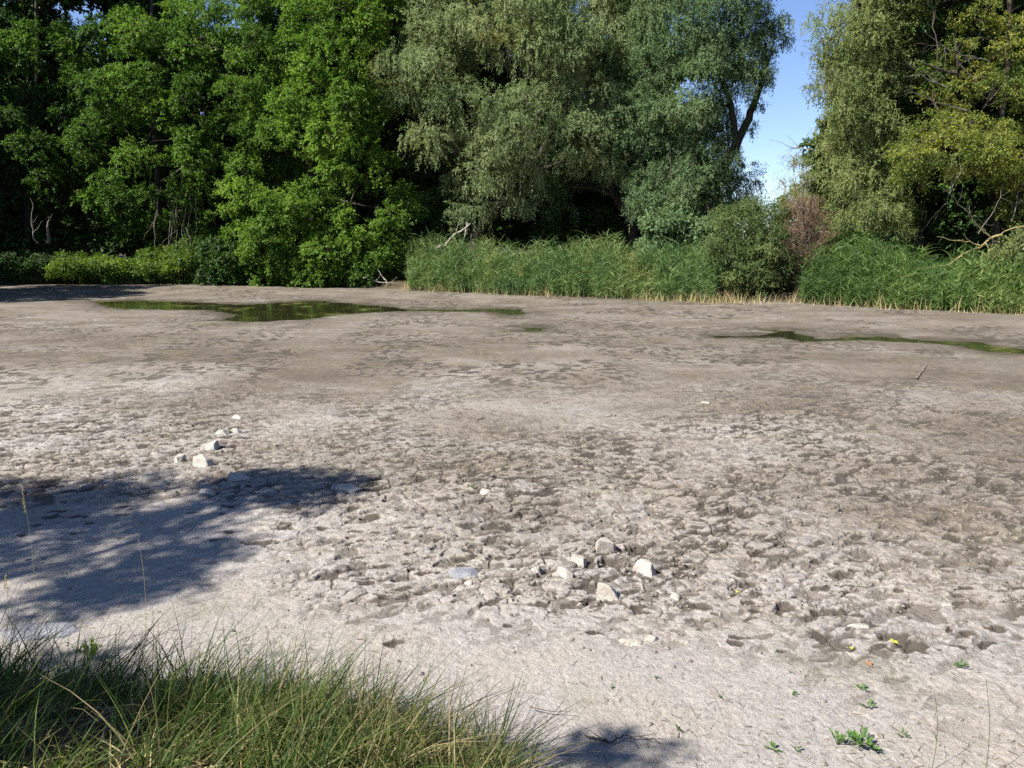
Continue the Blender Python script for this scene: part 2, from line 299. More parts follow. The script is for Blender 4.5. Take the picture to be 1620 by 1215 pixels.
def tag(o, label, cat, group=None, kind=None):
    o['label'] = label; o['category'] = cat
    if group: o['group'] = group
    if kind: o['kind'] = kind
    return o
def empty(name, loc=(0, 0, 0), rz=0):
    o = bpy.data.objects.new(name, None); C.collection.objects.link(o); o.location = loc; o.rotation_euler = (0, 0, rz); o.empty_display_size = .3; return o
def nrm(v): return v / (np.linalg.norm(v, axis=-1, keepdims=True) + 1e-9)
class Leaves:                                   # collects rhombic leaves
    def __init__(s): s.c = []; s.d = []; s.n = []; s.L = []; s.W = []; s.t = []
    def add(s, c, d, n, L_, W_, t):
        k = len(c); s.c.append(c); s.d.append(nrm(d)); s.n.append(n); s.L.append(np.broadcast_to(L_, k)); s.W.append(np.broadcast_to(W_, k)); s.t.append(t)
    def mesh(s, name):
        c = np.concatenate(s.c); d = np.concatenate(s.d); n = np.concatenate(s.n); Ln = np.concatenate(s.L)[:, None]; W = np.concatenate(s.W)[:, None]; t = np.concatenate(s.t)
        sd = nrm(np.cross(d, n)); up = nrm(np.cross(sd, d)); k = len(c)
        V = np.empty((k, 4, 3)); V[:, 0] = c; V[:, 1] = c + d * Ln * .45 + sd * W * .5 + up * W * .18; V[:, 2] = c + d * Ln - up * Ln * .06; V[:, 3] = c + d * Ln * .45 - sd * W * .5 + up * W * .18
        return raw_mesh(name, V.reshape(-1, 3), quads=np.arange(k * 4).reshape(-1, 4), attrs={'tint': ('FACE', np.clip(t, 0, 1))})
def tubes(name, lines, k=6):                    # lines: list of (points (n,3), radii (n,))
    V = []; Q = []; o = 0
    for pts, rad in lines:
        pts = np.asarray(pts, float); rad = np.asarray(rad, float); n = len(pts)
        T = nrm(np.gradient(pts, axis=0)); ref = np.array((.13, .97, .2)); A = nrm(np.cross(T, ref)); B = np.cross(T, A)
        kk = k if rad.max() > .03 else 4
        an = np.arange(kk) / kk * 2 * math.pi
        ring = pts[:, None] + rad[:, None, None] * (A[:, None] * np.cos(an)[None, :, None] + B[:, None] * np.sin(an)[None, :, None])
        V.append(ring.reshape(-1, 3)); i = np.arange(n - 1)[:, None] * kk; j = np.arange(kk)[None]; j2 = (j + 1) % kk
        Q.append(np.stack((i + j, i + j2, i + kk + j2, i + kk + j), -1).reshape(-1, 4) + o); o += n * kk
    return raw_mesh(name, np.concatenate(V), quads=np.concatenate(Q), smooth=True)
def bez(a, b, c, n=8):
    t = np.linspace(0, 1, n)[:, None]; return (1 - t) ** 2 * a + 2 * t * (1 - t) * b + t * t * c
def wiggle(pts, amp, rng):
    n = len(pts); w_ = rng.normal(0, amp, (n, 3)); w_[0] = 0; return pts + w_

def spray_clump(Lv, rng, c, r, n_spray, per, Ls, Ws, tint, flat=.6, tl=.28):
    """a clump of leafy twigs over a flattened ellipsoid, thicker on its top and outside"""
    u = nrm(rng.normal(0, 1, (n_spray, 3))); lowr = rng.rand(n_spray) < .3; u[:, 2] = np.where(lowr, -.8 * np.abs(u[:, 2]) , np.abs(u[:, 2]))
    rad = rng.uniform(.35, 1.08, n_spray) ** .6
    pc = c + u * rad[:, None] * np.array((r, r, r * flat))
    td = nrm(u * np.array((1, 1, .45)) + rng.normal(0, .35, (n_spray, 3)) + np.array((0, 0, -.3)))
    k = n_spray * per; id_ = np.repeat(np.arange(n_spray), per); s = rng.rand(k)
    base = pc[id_] + td[id_] * (s * tl)[:, None] + rng.normal(0, .05, (k, 3))
    d = nrm(td[id_] + rng.normal(0, .7, (k, 3)) + np.array((0, 0, -.25)))
    n = nrm(np.array((0, 0, .8)) + u[id_] * .5 + rng.normal(0, .45, (k, 3)))
    sz = rng.uniform(.7, 1.2, k)
    Lv.add(base, d, n, Ls * sz, Ws * sz, tint + .25 * (rng.rand(n_spray)[id_] - .5) + .35 * (rng.rand(k) - .5))
def strand_clump(Lv, rng, c, r, n_str, length, Ls, Ws, tint, step=.055, flat=.6):
    """hanging willow switches that start on the upper side of the clump"""
    u = nrm(rng.normal(0, 1, (n_str, 3))); u[:, 2] = np.abs(u[:, 2]) * .9 - .1
    st = c + u * (rng.uniform(.3, 1, n_str) ** .5)[:, None] * np.array((r, r, r * flat))
    out = nrm(u * np.array((1, 1, 0)) + rng.normal(0, .3, (n_str, 3)) * np.array((1, 1, 0)))
    ln = length * rng.uniform(.45, 1.15, n_str); m = int(length * 1.15 / step)
    t = np.arange(m)[None] * step / ln[:, None]                        # 0..1+ along
    ok = t < 1
    reach = ln * rng.uniform(.12, .42, n_str)
    px = st[:, None] + out[:, None] * (reach[:, None] * (1 - (1 - np.minimum(t, 1)) ** 2))[..., None]
    px[..., 2] += ln[:, None] * (.18 * t - .98 * t ** 1.6)
    px += (vnoise(np.arange(m)[None] * .35 + rng.rand(n_str)[:, None] * 99, rng.rand(n_str)[:, None] * 50 + 0 * t, 1) - .5)[..., None] * np.array((.12, .12, 0))
    tang = nrm(np.gradient(px, axis=1)); base = px[ok]; tg = tang[ok]; k = len(base)
    d = nrm(tg * .8 + rng.normal(0, .5, (k, 3)) + np.array((0, 0, -.1))); n = nrm(rng.normal(0, .7, (k, 3)) + np.array((-.2, -.4, .5)))
    sz = rng.uniform(.7, 1.25, k); tt = np.repeat(rng.rand(n_str)[:, None], m, 1)[ok]
    Lv.add(base, d, n, Ls * sz, Ws * sz, tint + .35 * (tt - .5) + .3 * (rng.rand(k) - .5))

def fill_poly(rng, pg, n, Y, T, mind):
    """clump centres spread over a crown whose outline (photo pixels) stands at depth Y and is T metres thick"""
    pg = np.array(pg, float); lo, hi = pg.min(0), pg.max(0); W = []; tries = 0
    mx = None
    cand = rng.uniform(lo, hi, (6000, 2)); cand = cand[inpoly(cand[:, 0], cand[:, 1], pg)]
    dd = -pdist(cand[:, 0], cand[:, 1], pg); mx = dd.max()
    for (a, b), e in zip(cand, dd):
        q = P(a, b, Y); s = math.sqrt(max(0, 1 - (1 - min(1, e / mx)) ** 2))
        side = -1 if rng.rand() < .68 else 1
        q = P(a, b, Y + side * T * s * rng.uniform(.55, 1.0) + rng.normal(0, .3))
        if all((q[0] - o[0]) ** 2 + (q[1] - o[1]) ** 2 * .5 + (q[2] - o[2]) ** 2 * 1.6 > mind ** 2 for o in W):
            W.append(q)
            if len(W) >= n: break
    return np.array(W)

def make_tree(name, label, cat, base, trunks, clumps, rng, kind, leafmat, barkmat, rad=(.6, 1.2), dens=1., Ls=.13, Ws=.05, length=1.8, tint=.5, flat=.6, group=None, tr=.28, limb=1., small=None):
    """trunks: list of world polylines (pts, r0, r1); clumps: world centres"""
    base = np.array(base, float); root = empty(name, base); tag(root, label, cat, group)
    lines = []; nodes = []
    for pts, r0, r1 in trunks:
        pts = np.array(pts, float) - base; n = len(pts); tt = np.linspace(0, n - 1, n * 5); sm_ = np.stack([np.interp(tt, np.arange(n), pts[:, i]) for i in range(3)], 1)
        for _ in range(3): sm_[1:-1] = (sm_[:-2] + sm_[1:-1] * 2 + sm_[2:]) / 4
        sm_ = wiggle(sm_, .03, rng); rr = np.linspace(r0, r1, len(sm_)); rr[:2] *= 1.25
        lines.append((sm_, rr)); nodes += [(q, r) for q, r in zip(sm_[len(sm_) // 4:], rr[len(sm_) // 4:])]
    NP = np.array([q for q, r in nodes]); NR = np.array([r for q, r in nodes])
    Lv = Leaves()
    for ci, c in enumerate(clumps):
        c = c - base
        dz = np.linalg.norm((NP - c) * np.array((1, 1, .8)), axis=1) + np.where(NP[:, 2] > c[2], 3, 0) + rng.rand(len(NP)) * .6
        i = int(np.argmin(dz)); a = NP[i]; ln = np.linalg.norm(c - a)
        mid = (a + c) / 2 + np.array((0, 0, .18 * ln)) + rng.normal(0, .1 * ln, 3)
        b = wiggle(bez(a, mid, c, 9), .025, rng); r0 = min(NR[i] * .6, .03 + .022 * ln) * limb; lines.append((b, np.linspace(r0, .015, 9)))
        NP = np.vstack((NP, b[3:7:2])); NR = np.append(NR, (r0 * .6, r0 * .45))
        r = rng.uniform(*rad) if small is None or not small[ci] else small[ci]
        for _ in range(5):
            e = c + nrm(rng.normal(0, 1, 3)) * r * .9; j = rng.randint(4, 9); lines.append((wiggle(bez(b[j], (b[j] + e) / 2 + (0, 0, .1), e, 6), .02, rng), np.linspace(.016, .006, 6)))
        tn = tint + .45 * (rng.rand() - .5)
        if kind == 'willow':
            for _k in range(3):
                cc = c + rng.normal(0, .42, 3) * r; r2 = r * rng.uniform(.45, .9)
                strand_clump(Lv, rng, cc, r2, int(40 * dens * r2 * r2) + 7, length * rng.uniform(.3, .75), Ls, Ws, tn, flat=1.0)
            spray_clump(Lv, rng, c, r * 1.05, int(80 * dens * r * r) + 8, 13, Ls, Ws, tn, .95, .32)
        else:
            spray_clump(Lv, rng, c, r, int(105 * dens * r * r) + 14, 13, Ls, Ws, tn, flat, tr)
    link('trunk', tubes(name + '_trunk', lines), barkmat, root)
    link('crown', Lv.mesh(name + '_crown'), leafmat, root)
    return root
def copy_tree(o, loc, rz, sc, label=None, group=None):
    c = o.copy(); C.collection.objects.link(c); c.location = loc; c.rotation_euler = (0, 0, rz); c.scale = (sc, sc, sc)
    if label: c['label'] = label
    if group: c['group'] = group
    for ch in list(o.children):
        d = ch.copy(); C.collection.objects.link(d); d.parent = c
    return c

# ------------------------------------------------------------------ ground: one sheet, finer near the viewer
def ground():
    ang = np.concatenate((np.linspace(-180, -50, 40)[:-1], np.linspace(-50, -38, 80)[:-1], np.linspace(-38, 38, 1350), np.linspace(38, 50, 80)[1:], np.linspace(50, 180, 40)[1:]))
    ra = np.concatenate((np.array((.05, .4, .8, 1.2)), 1.6 / np.linspace(1, 1.6 / 13.5, 1900), 1 / np.linspace(1 / 13.52, 1 / 52, 420), np.geomspace(53, 1500, 40)))
    th = np.radians(ang); A, Rr = np.meshgrid(th, ra); x = np.sin(A) * Rr; y = np.cos(A) * Rr
    z, dry_shade, land, crack_shade = height(x, y)
    n, m_ = x.shape; V = np.stack((x, y, z), -1).reshape(-1, 3); i = (np.arange(n - 1)[:, None] * m_ + np.arange(m_ - 1)[None]); Q = np.stack((i, i + 1, i + m_ + 1, i + m_), -1).reshape(-1, 4)[:, ::-1]
    me = raw_mesh('ground', V, quads=Q, attrs={'dry_shade': ('POINT', dry_shade.ravel()), 'land': ('POINT', land.ravel()), 'crack_shade': ('POINT', np.clip(crack_shade, 0, 1).ravel()), 'wet': ('POINT', WET['w'].ravel())}, smooth=True)
    o = link('ground', me, M['mud']); o['kind'] = 'structure'; o['label'] = 'cracked pale mud of a dried out pond bed'
ground()
# still water left in the lowest hollows
for pg, nm in zip(PUD, ('water',) * 4):
    lo = pg.min(0) - (.8, 1.0); hi = pg.max(0) + (.8, 1.0); c = (lo + hi) / 2
    bm = bmesh.new(); n = 48; cx, cy = c; pts = []
    hull = []                                    # outline pushed out a little so the shore itself cuts the edge
    V = np.array([[lo[0], lo[1]], [hi[0], lo[1]], [hi[0], hi[1]], [lo[0], hi[1]]])
    nx, ny = 60, 20; X, Y = np.meshgrid(np.linspace(lo[0], hi[0], nx), np.linspace(lo[1], hi[1], ny))
    D = pdist(X, Y, pg); keep = (D[:-1, :-1] < .7) | (D[1:, 1:] < .7) | (D[1:, :-1] < .7) | (D[:-1, 1:] < .7)
    idx = (np.arange(ny - 1)[:, None] * nx + np.arange(nx - 1)[None])[keep]
    VV = np.stack((X, Y, np.full(X.shape, -.040)), -1).reshape(-1, 3); Q = np.stack((idx, idx + 1, idx + nx + 1, idx + nx), -1)
    o = link('water', raw_mesh('water', VV, quads=Q), M['water']); o['kind'] = 'structure'; bm.free()

# ------------------------------------------------------------------ trees of the far shore
def gz(px, Y): q = P(px, 400, Y); return np.array((q[0], Y, height(q[:1], np.array([float(Y)]), False)[0][0] - .05))
def pl(*pts): return [P(*p) for p in pts]
rng = np.random.RandomState(1)
TR = [
 dict(name='broadleaf_tree', label='dark shaded broadleaf tree at the left edge of the far shore', pg=[(-160, -260), (150, -260), (118, 20), (140, 150), (110, 290), (-160, 330)], Y=44, T=3.2, n=60, kind='b', m='broad', tx=40, dens=.9, tint=.3),
 dict(name='broadleaf_tree', label='spreading green broadleaf tree above the sunlit brambles', pg=[(112, 60), (200, 8), (330, 16), (440, -60), (470, 90), (440, 230), (440, 330), (340, 400), (230, 360), (150, 330), (120, 200)], Y=43, T=3.2, n=85, kind='b', m='broad', tx=255, dens=1., tint=.55),
 dict(name='broadleaf_tree', label='tall broadleaf tree rising behind between the two green broadleaf trees', pg=[(300, -300), (560, -300), (560, 40), (470, 180), (380, 60), (300, 0)], Y=47, T=3, n=60, kind='b', m='broad', tx=440, dens=1., tint=.5),
 dict(name='broadleaf_tree', label='bright green broadleaf tree with fanned sprays hanging to the mud', pg=[(470, -260), (640, -260), (640, 60), (600, 180), (620, 270), (672, 330), (650, 400), (600, 442), (520, 440), (420, 435), (360, 430), (345, 330), (400, 250), (410, 140), (470, 60)], Y=41, T=3.0, n=105, kind='b', m='broad_bright', tx=500, dens=1., tint=.6),
]
for t in TR:
    b = gz(t['tx'], t['Y'] + 1.6); cl = fill_poly(rng, t['pg'], int(t['n'] * 1.25), t['Y'], t['T'], .8)
    top = P(t['tx'] + rng.uniform(-20, 20), -120, t['Y'] + 1.4)
    tr = [([b, b + (top - b) * .3 + rng.normal(0, .25, 3), b + (top - b) * .65 + rng.normal(0, .3, 3), top], .24, .07)]
    make_tree(t['name'], t['label'], 'tree', b, tr, cl, rng, t['kind'], M[t['m']], M['bark_dark'], (.35, 1.15), t['dens'], .15, .085, tint=t['tint'], flat=.9, group='broadleaf trees of the left far shore')
# the great willow: two leaning stems that meet over the reeds
b = gz(742, 41)
cl = fill_poly(rng, [(690, -260), (1000, -260), (1040, -60), (1030, 60), (1000, 160), (1010, 250), (960, 300), (900, 320), (830, 345), (790, 300), (745, 340), (700, 330), (690, 250), (640, 180), (625, 110), (655, 20), (655, -100)], 125, 40.5, 3.6, .95)
tr = [([b] + pl((755, 362, 41), (800, 318, 40.5), (835, 280, 40.5), (850, 180, 40.5), (835, 20, 40.5), (840, -150, 40.5)), .34, .09),
      ([P(850, 180, 40.5)] + pl((790, 90, 39.5), (740, 0, 39.5)), .17, .06), ([P(835, 280, 40.5)] + pl((900, 160, 39), (950, 40, 39), (960, -120, 40)), .18, .06)]
make_tree('willow_tree', 'huge olive green willow leaning right over the middle reeds', 'tree', b, tr, cl, rng, 'willow', M['willow'], M['bark'], (.7, 1.3), 1.1, .15, .040, 1.9, .5)
b = gz(1012, 42.5)
cl = fill_poly(rng, [(900, -260), (1120, -260), (1060, 0), (1030, 120), (1040, 220), (1000, 290), (930, 330), (860, 330), (850, 250), (900, 120)], 50, 43, 2.6, 1.1)
tr = [([b] + pl((1000, 350, 42.5), (965, 300, 42.5), (935, 240, 43), (930, 120, 43), (950, -100, 43)), .30, .08)]
make_tree('willow_tree', 'shaded willow behind, its bare stem leaning left out of the reeds', 'tree', b, tr, cl, rng, 'willow', M['willow_dark'], M['bark'], (.7, 1.2), 1., .15, .04, 1.7, .4)
# willow beside the gap of sky
b = gz(1110, 38)
cl = np.vstack((fill_poly(rng, [(1020, -200), (1160, -180), (1190, -20), (1198, 60), (1205, 115), (1185, 140), (1150, 150), (1120, 190), (1060, 230), (1000, 215), (985, 165), (1020, 120), (1010, 20)], 90, 38, 2.4, .74),
                fill_poly(rng, [(1060, 200), (1110, 150), (1150, 190), (1150, 240), (1170, 262), (1178, 330), (1120, 350), (1060, 365), (1020, 355), (1008, 300), (1040, 250)], 46, 38.5, 1.8, .85)))
gapc = [P(*q) for q in ((1215, 85, 37), (1222, 40, 37), (1205, 120, 37.3), (1195, 160, 37.2), (1235, 30, 37), (1200, 60, 37.2), (1180, 200, 37.3), (1205, 10, 37), (1238, 62, 37), (1150, 215, 37.4), (1222, -20, 37))]; sml = [None] * len(cl) + [.32] * len(gapc); cl = np.vstack((cl, gapc))
tr = [([b] + pl((1118, 340, 38), (1140, 275, 38), (1166, 228, 37.6), (1190, 170, 37.4), (1212, 112, 37.2), (1210, 70, 37.2)), .34, .07),
      ([P(1166, 228, 37.6)] + pl((1158, 170, 37.4), (1130, 90, 37.6), (1080, 20, 37.8), (1050, -80, 38)), .17, .05), ([P(1215, 105, 37.2)] + pl((1226, 60, 37), (1236, 34, 37)), .04, .012),
      ([P(1150, 255, 37.8)] + pl((1090, 260, 37.2), (1040, 290, 37)), .10, .03)]
w2 = make_tree('willow_tree', 'dark stemmed willow whose forked trunk shows against the sky gap', 'tree', b, tr, cl, rng, 'willow', M['willow_dark'], M['bark'], (.55, 1.05), 1.25, .14, .038, 1.35, .55, small=sml)
# willow right of the gap
b = gz(1370, 33)
cl = np.vstack((fill_poly(rng, [(1350, -160), (1440, -200), (1445, 60), (1420, 150), (1430, 230), (1390, 260), (1330, 250), (1305, 200), (1290, 130), (1302, 70), (1338, 20)], 66, 33.5, 2.2, .78),
                fill_poly(rng, [(1330, 270), (1400, 270), (1430, 330), (1425, 400), (1370, 410), (1320, 400), (1310, 330)], 24, 32.5, 1.6, .75),
                fill_poly(rng, [(1310, 210), (1400, 230), (1400, 290), (1310, 290)], 8, 33.5, 1.4, .8)))
tr = [([b] + pl((1365, 330, 33), (1350, 240, 33.4), (1350, 120, 33.4), (1370, -20, 33.4), (1375, -140, 33.4)), .26, .06), ([P(1355, 260, 33.2)] + pl((1320, 150, 33), (1300, 60, 33)), .10, .04)]
make_tree('willow_tree', 'light green willow standing right of the sky gap', 'tree', b, tr, cl, rng, 'willow', M['willow_light'], M['bark'], (.42, .9), 1.05, .13, .036, 1.25, .5)
# yellowing tree
b = gz(1578, 33.2)
cl = np.vstack((fill_poly(rng, [(1440, -220), (1800, -220), (1800, 200), (1640, 195), (1580, 185), (1530, 120), (1470, 60), (1435, 20)], 90, 32, 2.4, .7),
                fill_poly(rng, [(1470, 90), (1640, 120), (1700, 240), (1560, 230), (1470, 180)], 16, 31.4, 1.2, .75),
                fill_poly(rng, [(1560, 270), (1660, 270), (1680, 340), (1600, 350)], 9, 30.2, .8, .6),
                fill_poly(rng, [(1425, 215), (1480, 185), (1560, 195), (1640, 215), (1760, 220), (1760, 300), (1640, 300), (1590, 285), (1540, 262), (1480, 285), (1425, 290)], 60, 29.8, 1.5, .45)))
tr = [([b] + pl((1572, 330, 33.2), (1580, 220, 33), (1596, 80, 32.8), (1600, -120, 32.6)), .24, .07), ([P(1566, 250, 32)] + pl((1520, 215, 30.5), (1450, 225, 29.6)), .10, .03),
      ([P(1580, 150, 32)] + pl((1520, 120, 31), (1460, 100, 30.4)), .09, .03), ([P(1566, 260, 32)] + pl((1620, 250, 30.5), (1700, 255, 29.6)), .10, .03)]
make_tree('yellowing_tree', 'yellow green tree with bare inner branches at the right edge', 'tree', b, tr, cl, rng, 'b', M['yellow'], M['bark'], (.35, .75), 1.0, .10, .05, tint=.5, flat=.6)
# dark stems under the yellowing tree
for i, (px, Y, lean, lab) in enumerate(((1452, 34, 6, 'thick dark trunk left of the bare grey branches'), (1476, 36, -4, 'slimmer dark trunk close right of the thick trunk'), (1532, 37, 5, 'dark trunk in the shade behind the bare grey branches'))):
    b = gz(px, Y); cl = fill_poly(rng, [(px - 70, -60), (px + 70, -60), (px + 60, 170), (px - 50, 190)], 16, Y, 1.6, 1.0)
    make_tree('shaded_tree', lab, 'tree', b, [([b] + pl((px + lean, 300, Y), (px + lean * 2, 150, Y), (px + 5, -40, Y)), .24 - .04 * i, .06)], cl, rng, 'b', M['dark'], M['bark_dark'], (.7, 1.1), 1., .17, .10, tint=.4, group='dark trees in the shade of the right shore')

# the wood behind: a few source trees copied
def generic(name, label, seed, H_, Wd, m, group):
    r = np.random.RandomState(seed); cl = []
    for _ in range(700):
        h = r.uniform(.1, 1); a = r.uniform(0, 6.28); q = r.uniform(.2, 1) ** .6 * Wd * math.sin(min(1, h * 1.15 + .22) * math.pi) ** .6 if h < .8 else r.rand() * Wd * (1.05 - h) * 3
        c = np.array((q * math.cos(a), q * math.sin(a), h * H_))
        if all(np.linalg.norm(c - o) > 1.15 for o in cl): cl.append(c)
        if len(cl) > 75: break
    tr = [([(0, 0, -.2), (.2, .1, H_ * .3), (-.1, .1, H_ * .6), (.1, 0, H_ * .95)], .28, .05)]
    return make_tree(name, label, 'tree', (0, 0, 0), tr, cl, r, 'b', m, M['bark_dark'], (.9, 1.4), .62, .21, .13, tint=.45, flat=.6, group=group)
LB = 'dark tree in the shaded wood behind the far shore trees'; GB = 'trees of the dark wood behind the far shore'
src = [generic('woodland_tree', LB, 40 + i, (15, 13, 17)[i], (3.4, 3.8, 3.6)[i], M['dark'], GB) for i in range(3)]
spots = []
r = np.random.RandomState(9)
for row, (Y, a, b_, st, lift) in enumerate(((50, -60, 1000, 92, 0), (57, -100, 1060, 110, 0), (66, -60, 1080, 130, 0), (39, 1440, 1780, 82, 0), (46, 1405, 1800, 95, 0), (56, 1380, 1800, 120, 0))):
    for px in np.arange(a, b_, st): spots.append((px + r.uniform(-25, 25), Y + r.uniform(-2, 2)))
for i, (px, Y) in enumerate(spots):
    q = gz(px, Y); sc = r.uniform(1.0, 1.35) if px < 1100 else r.uniform(.85, 1.15)
    if i < 3: o = src[i]; o.location = q; o.rotation_euler.z = r.uniform(0, 6); o.scale = (sc,) * 3
    else: copy_tree(src[r.randint(3)], q, r.uniform(0, 6.28), sc)
# low distant trees seen through the gap
for i, (px, Y, sc) in enumerate(((1150, 95, .42), (1195, 100, .40), (1235, 92, .38), (1270, 97, .46), (1310, 90, .5), (1350, 88, .7), (1060, 90, .55), (1105, 96, .5), (1395, 84, .9))):
    copy_tree(src[i % 3], gz(px, Y), i * 1.3, sc, 'low distant tree seen through the gap between the willows', 'distant trees beyond the sky gap')
# trees of the left shore, out of frame, that throw the shade over the left corner of the pond
for i, (x, y, sc) in enumerate(((-33.5, 31, 1.05), (-37, 27, 1.0), (-38, 39, 1.3), (-32, 22, .8), (-31.5, 26.5, 1.15))):
    copy_tree(src[i % 3], (x, y, .3), i * 2.1, sc, 'woodland tree on the left shore, beyond the left edge of the view', 'trees of the left shore')

# ------------------------------------------------------------------ shrubs
def shrub(name, label, base, pg, n, Y, T, m, seed, willow=False, rad=(.35, .6), dens=1.4, Ls=.10, Ws=.05, tint=.5, group=None, stems=14, bm_='bark', mind=.4, cat='shrub', length=.6):
    r = np.random.RandomState(seed); base = np.array(base); cl = fill_poly(r, pg, n, Y, T, mind)
    tr = []
    for k in range(stems):
        c = cl[r.randint(len(cl))]; s = base + (r.normal(0, .35), r.normal(0, .2), 0); tr.append(([s, (s + c) / 2 + (0, 0, .2), c], .03, .01))
    return make_tree(name, label, cat, base, tr, cl, r, 'willow' if willow else 'b', m, M[bm_], rad, dens, Ls, Ws, length, tint, .75, group, .2)
shrub('willow_shrub', 'rounded grey green willow shrub standing on the mud edge between the reed beds', gz(1195, 30.6), [(1128, 400), (1135, 350), (1185, 325), (1225, 318), (1246, 345), (1250, 420), (1244, 462), (1170, 465), (1135, 440)], 60, 31, 1.3, M['shrub'], 3, True, (.28, .5), 2.2, .11, .034, .4, length=.7)
shrub('withered_shrub', 'rust brown withered shrub right of the rounded willow shrub', gz(1282, 30.3), [(1250, 435), (1244, 370), (1258, 318), (1288, 314), (1308, 370), (1322, 430), (1270, 445)], 52, 30.6, .7, M['rust'], 4, True, (.18, .36), 1.5, .10, .014, .5, length=.6, bm_='greywood')
shrub('thorny_shrub', 'thin pale twiggy shrub below the light green willow', gz(1268, 34), [(1238, 330), (1240, 260), (1262, 230), (1290, 260), (1296, 320)], 16, 34.2, .7, M['willow_light'], 5, True, (.25, .4), .7, .10, .02, .7, length=.6, bm_='deadwood')
shrub('sapling', 'small bright green sapling under the light green willow', gz(1425, 33.5), [(1398, 350), (1400, 325), (1430, 325), (1440, 350), (1430, 372), (1400, 365)], 10, 33.5, .5, M['broad_bright'], 6, False, (.3, .45), 1.4, .12, .07, .9)
shrub('leafy_shrub', 'dull green shrub at the right edge beside the reeds', gz(1640, 26.5), [(1592, 480), (1580, 420), (1600, 370), (1690, 360), (1700, 470)], 30, 26.8, .9, M['willow_light'], 7, False, (.3, .5), 1.2, .09, .04, .4)
for i, (pg, cx, lab) in enumerate((
    ([(70, 440), (74, 428), (90, 408), (115, 400), (135, 412), (150, 430), (150, 440)], 105, 'sunlit bramble mound at the left end of the far bank'),
    ([(140, 440), (140, 420), (165, 404), (190, 414), (222, 426), (225, 440)], 182, 'yellow green bramble mound second from left on the far bank'),
    ([(210, 440), (215, 422), (240, 396), (262, 406), (280, 440)], 240, 'leafy yellow green mound in the middle of the sunlit brambles'),
    ([(262, 440), (260, 400), (285, 386), (312, 398), (312, 440)], 287, 'bramble mound with a withered top beside the dark wood'),
    ([(-60, 440), (-60, 415), (20, 404), (75, 410), (80, 440)], 10, 'dark shaded bramble mound at the left edge'))):
    shrub('bramble', lab, gz(cx, 43), pg, 30, 42.6, 1.3, M['bramble'] if i < 4 else M['dark'], 20 + i, False, (.22, .55), 1.3, .14, .06, .55, 'brambles on the far left bank', 6)
for i, (pg, cx, Y, m, lab) in enumerate((
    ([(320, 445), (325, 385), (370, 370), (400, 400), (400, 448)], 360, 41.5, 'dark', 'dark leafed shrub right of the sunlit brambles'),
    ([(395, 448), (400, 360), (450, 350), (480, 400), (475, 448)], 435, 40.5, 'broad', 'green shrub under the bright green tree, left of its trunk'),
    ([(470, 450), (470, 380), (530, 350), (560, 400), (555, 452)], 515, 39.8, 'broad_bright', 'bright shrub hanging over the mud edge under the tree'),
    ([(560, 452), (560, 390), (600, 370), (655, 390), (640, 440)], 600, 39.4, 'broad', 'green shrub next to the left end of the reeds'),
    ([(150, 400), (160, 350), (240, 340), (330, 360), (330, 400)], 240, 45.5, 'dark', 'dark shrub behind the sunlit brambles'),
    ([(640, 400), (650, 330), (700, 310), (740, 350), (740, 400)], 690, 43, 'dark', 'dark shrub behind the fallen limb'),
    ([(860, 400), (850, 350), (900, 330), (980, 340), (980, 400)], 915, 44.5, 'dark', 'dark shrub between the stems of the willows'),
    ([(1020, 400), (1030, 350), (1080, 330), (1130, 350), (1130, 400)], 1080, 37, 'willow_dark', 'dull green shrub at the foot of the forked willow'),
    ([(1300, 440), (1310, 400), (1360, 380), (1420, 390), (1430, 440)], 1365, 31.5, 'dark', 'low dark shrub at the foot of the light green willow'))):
    shrub('shore_shrub', lab, gz(cx, Y), pg, 34, Y, 1.1, M[m], 50 + i, False, (.4, .75), 1.2, .15, .08, .5, 'shrubs along the far shore', 6, mind=.5)

# ------------------------------------------------------------------ bare and fallen branches
def twiggy(rng, a, b, r0, n, spread, depth=2, droop=0):
    """a crooked branch from a to b with side twigs"""
    a = np.array(a, float); b = np.array(b, float); m_ = 10; ln = np.linalg.norm(b - a)
    pts = a + (b - a) * np.linspace(0, 1, m_)[:, None]; pts[1:] += np.cumsum(rng.normal(0, ln * .022, (m_ - 1, 3)), 0); rr = np.linspace(r0, r0 * .25, m_); out_ = [(pts, rr)]
    if depth > 0:
        for _ in range(n):
            j = rng.randint(2, m_); d = nrm(nrm(b - a) * .7 + rng.normal(0, spread, 3) + np.array((0, 0, -droop))); out_ += twiggy(rng, pts[j], pts[j] + d * ln * rng.uniform(.2, .5), rr[j] * .6, max(2, n - 2), spread, depth - 1, droop)
    return out_
def branch(name, label, lines, m, group=None, cat='branch'):
    o0 = np.array(lines[0][0][0]); lines = [(p - o0, r_) for p, r_ in lines]
    o = link(name, tubes(name, lines), m); o.location = o0; return tag(o, label, cat, group)
rb = np.random.RandomState(77)
branch('fallen_limb', 'bleached fallen limb slanting out of the middle reeds', twiggy(rb, P(690, 394, 37.6), P(748, 350, 38.2), .10, 2, .5, 1) + twiggy(rb, P(740, 352, 38.1), P(735, 388, 38.0), .07, 0, .3, 0), M['deadwood'])
branch('fallen_branch', 'pale forked branch lying on the mud below the bright green tree', twiggy(rb, P(575, 440, 38.2), P(625, 448, 37.8), .05, 3, .5, 1) + twiggy(rb, P(612, 446, 37.9), P(598, 425, 37.9), .04, 2, .4, 1), M['deadwood'])
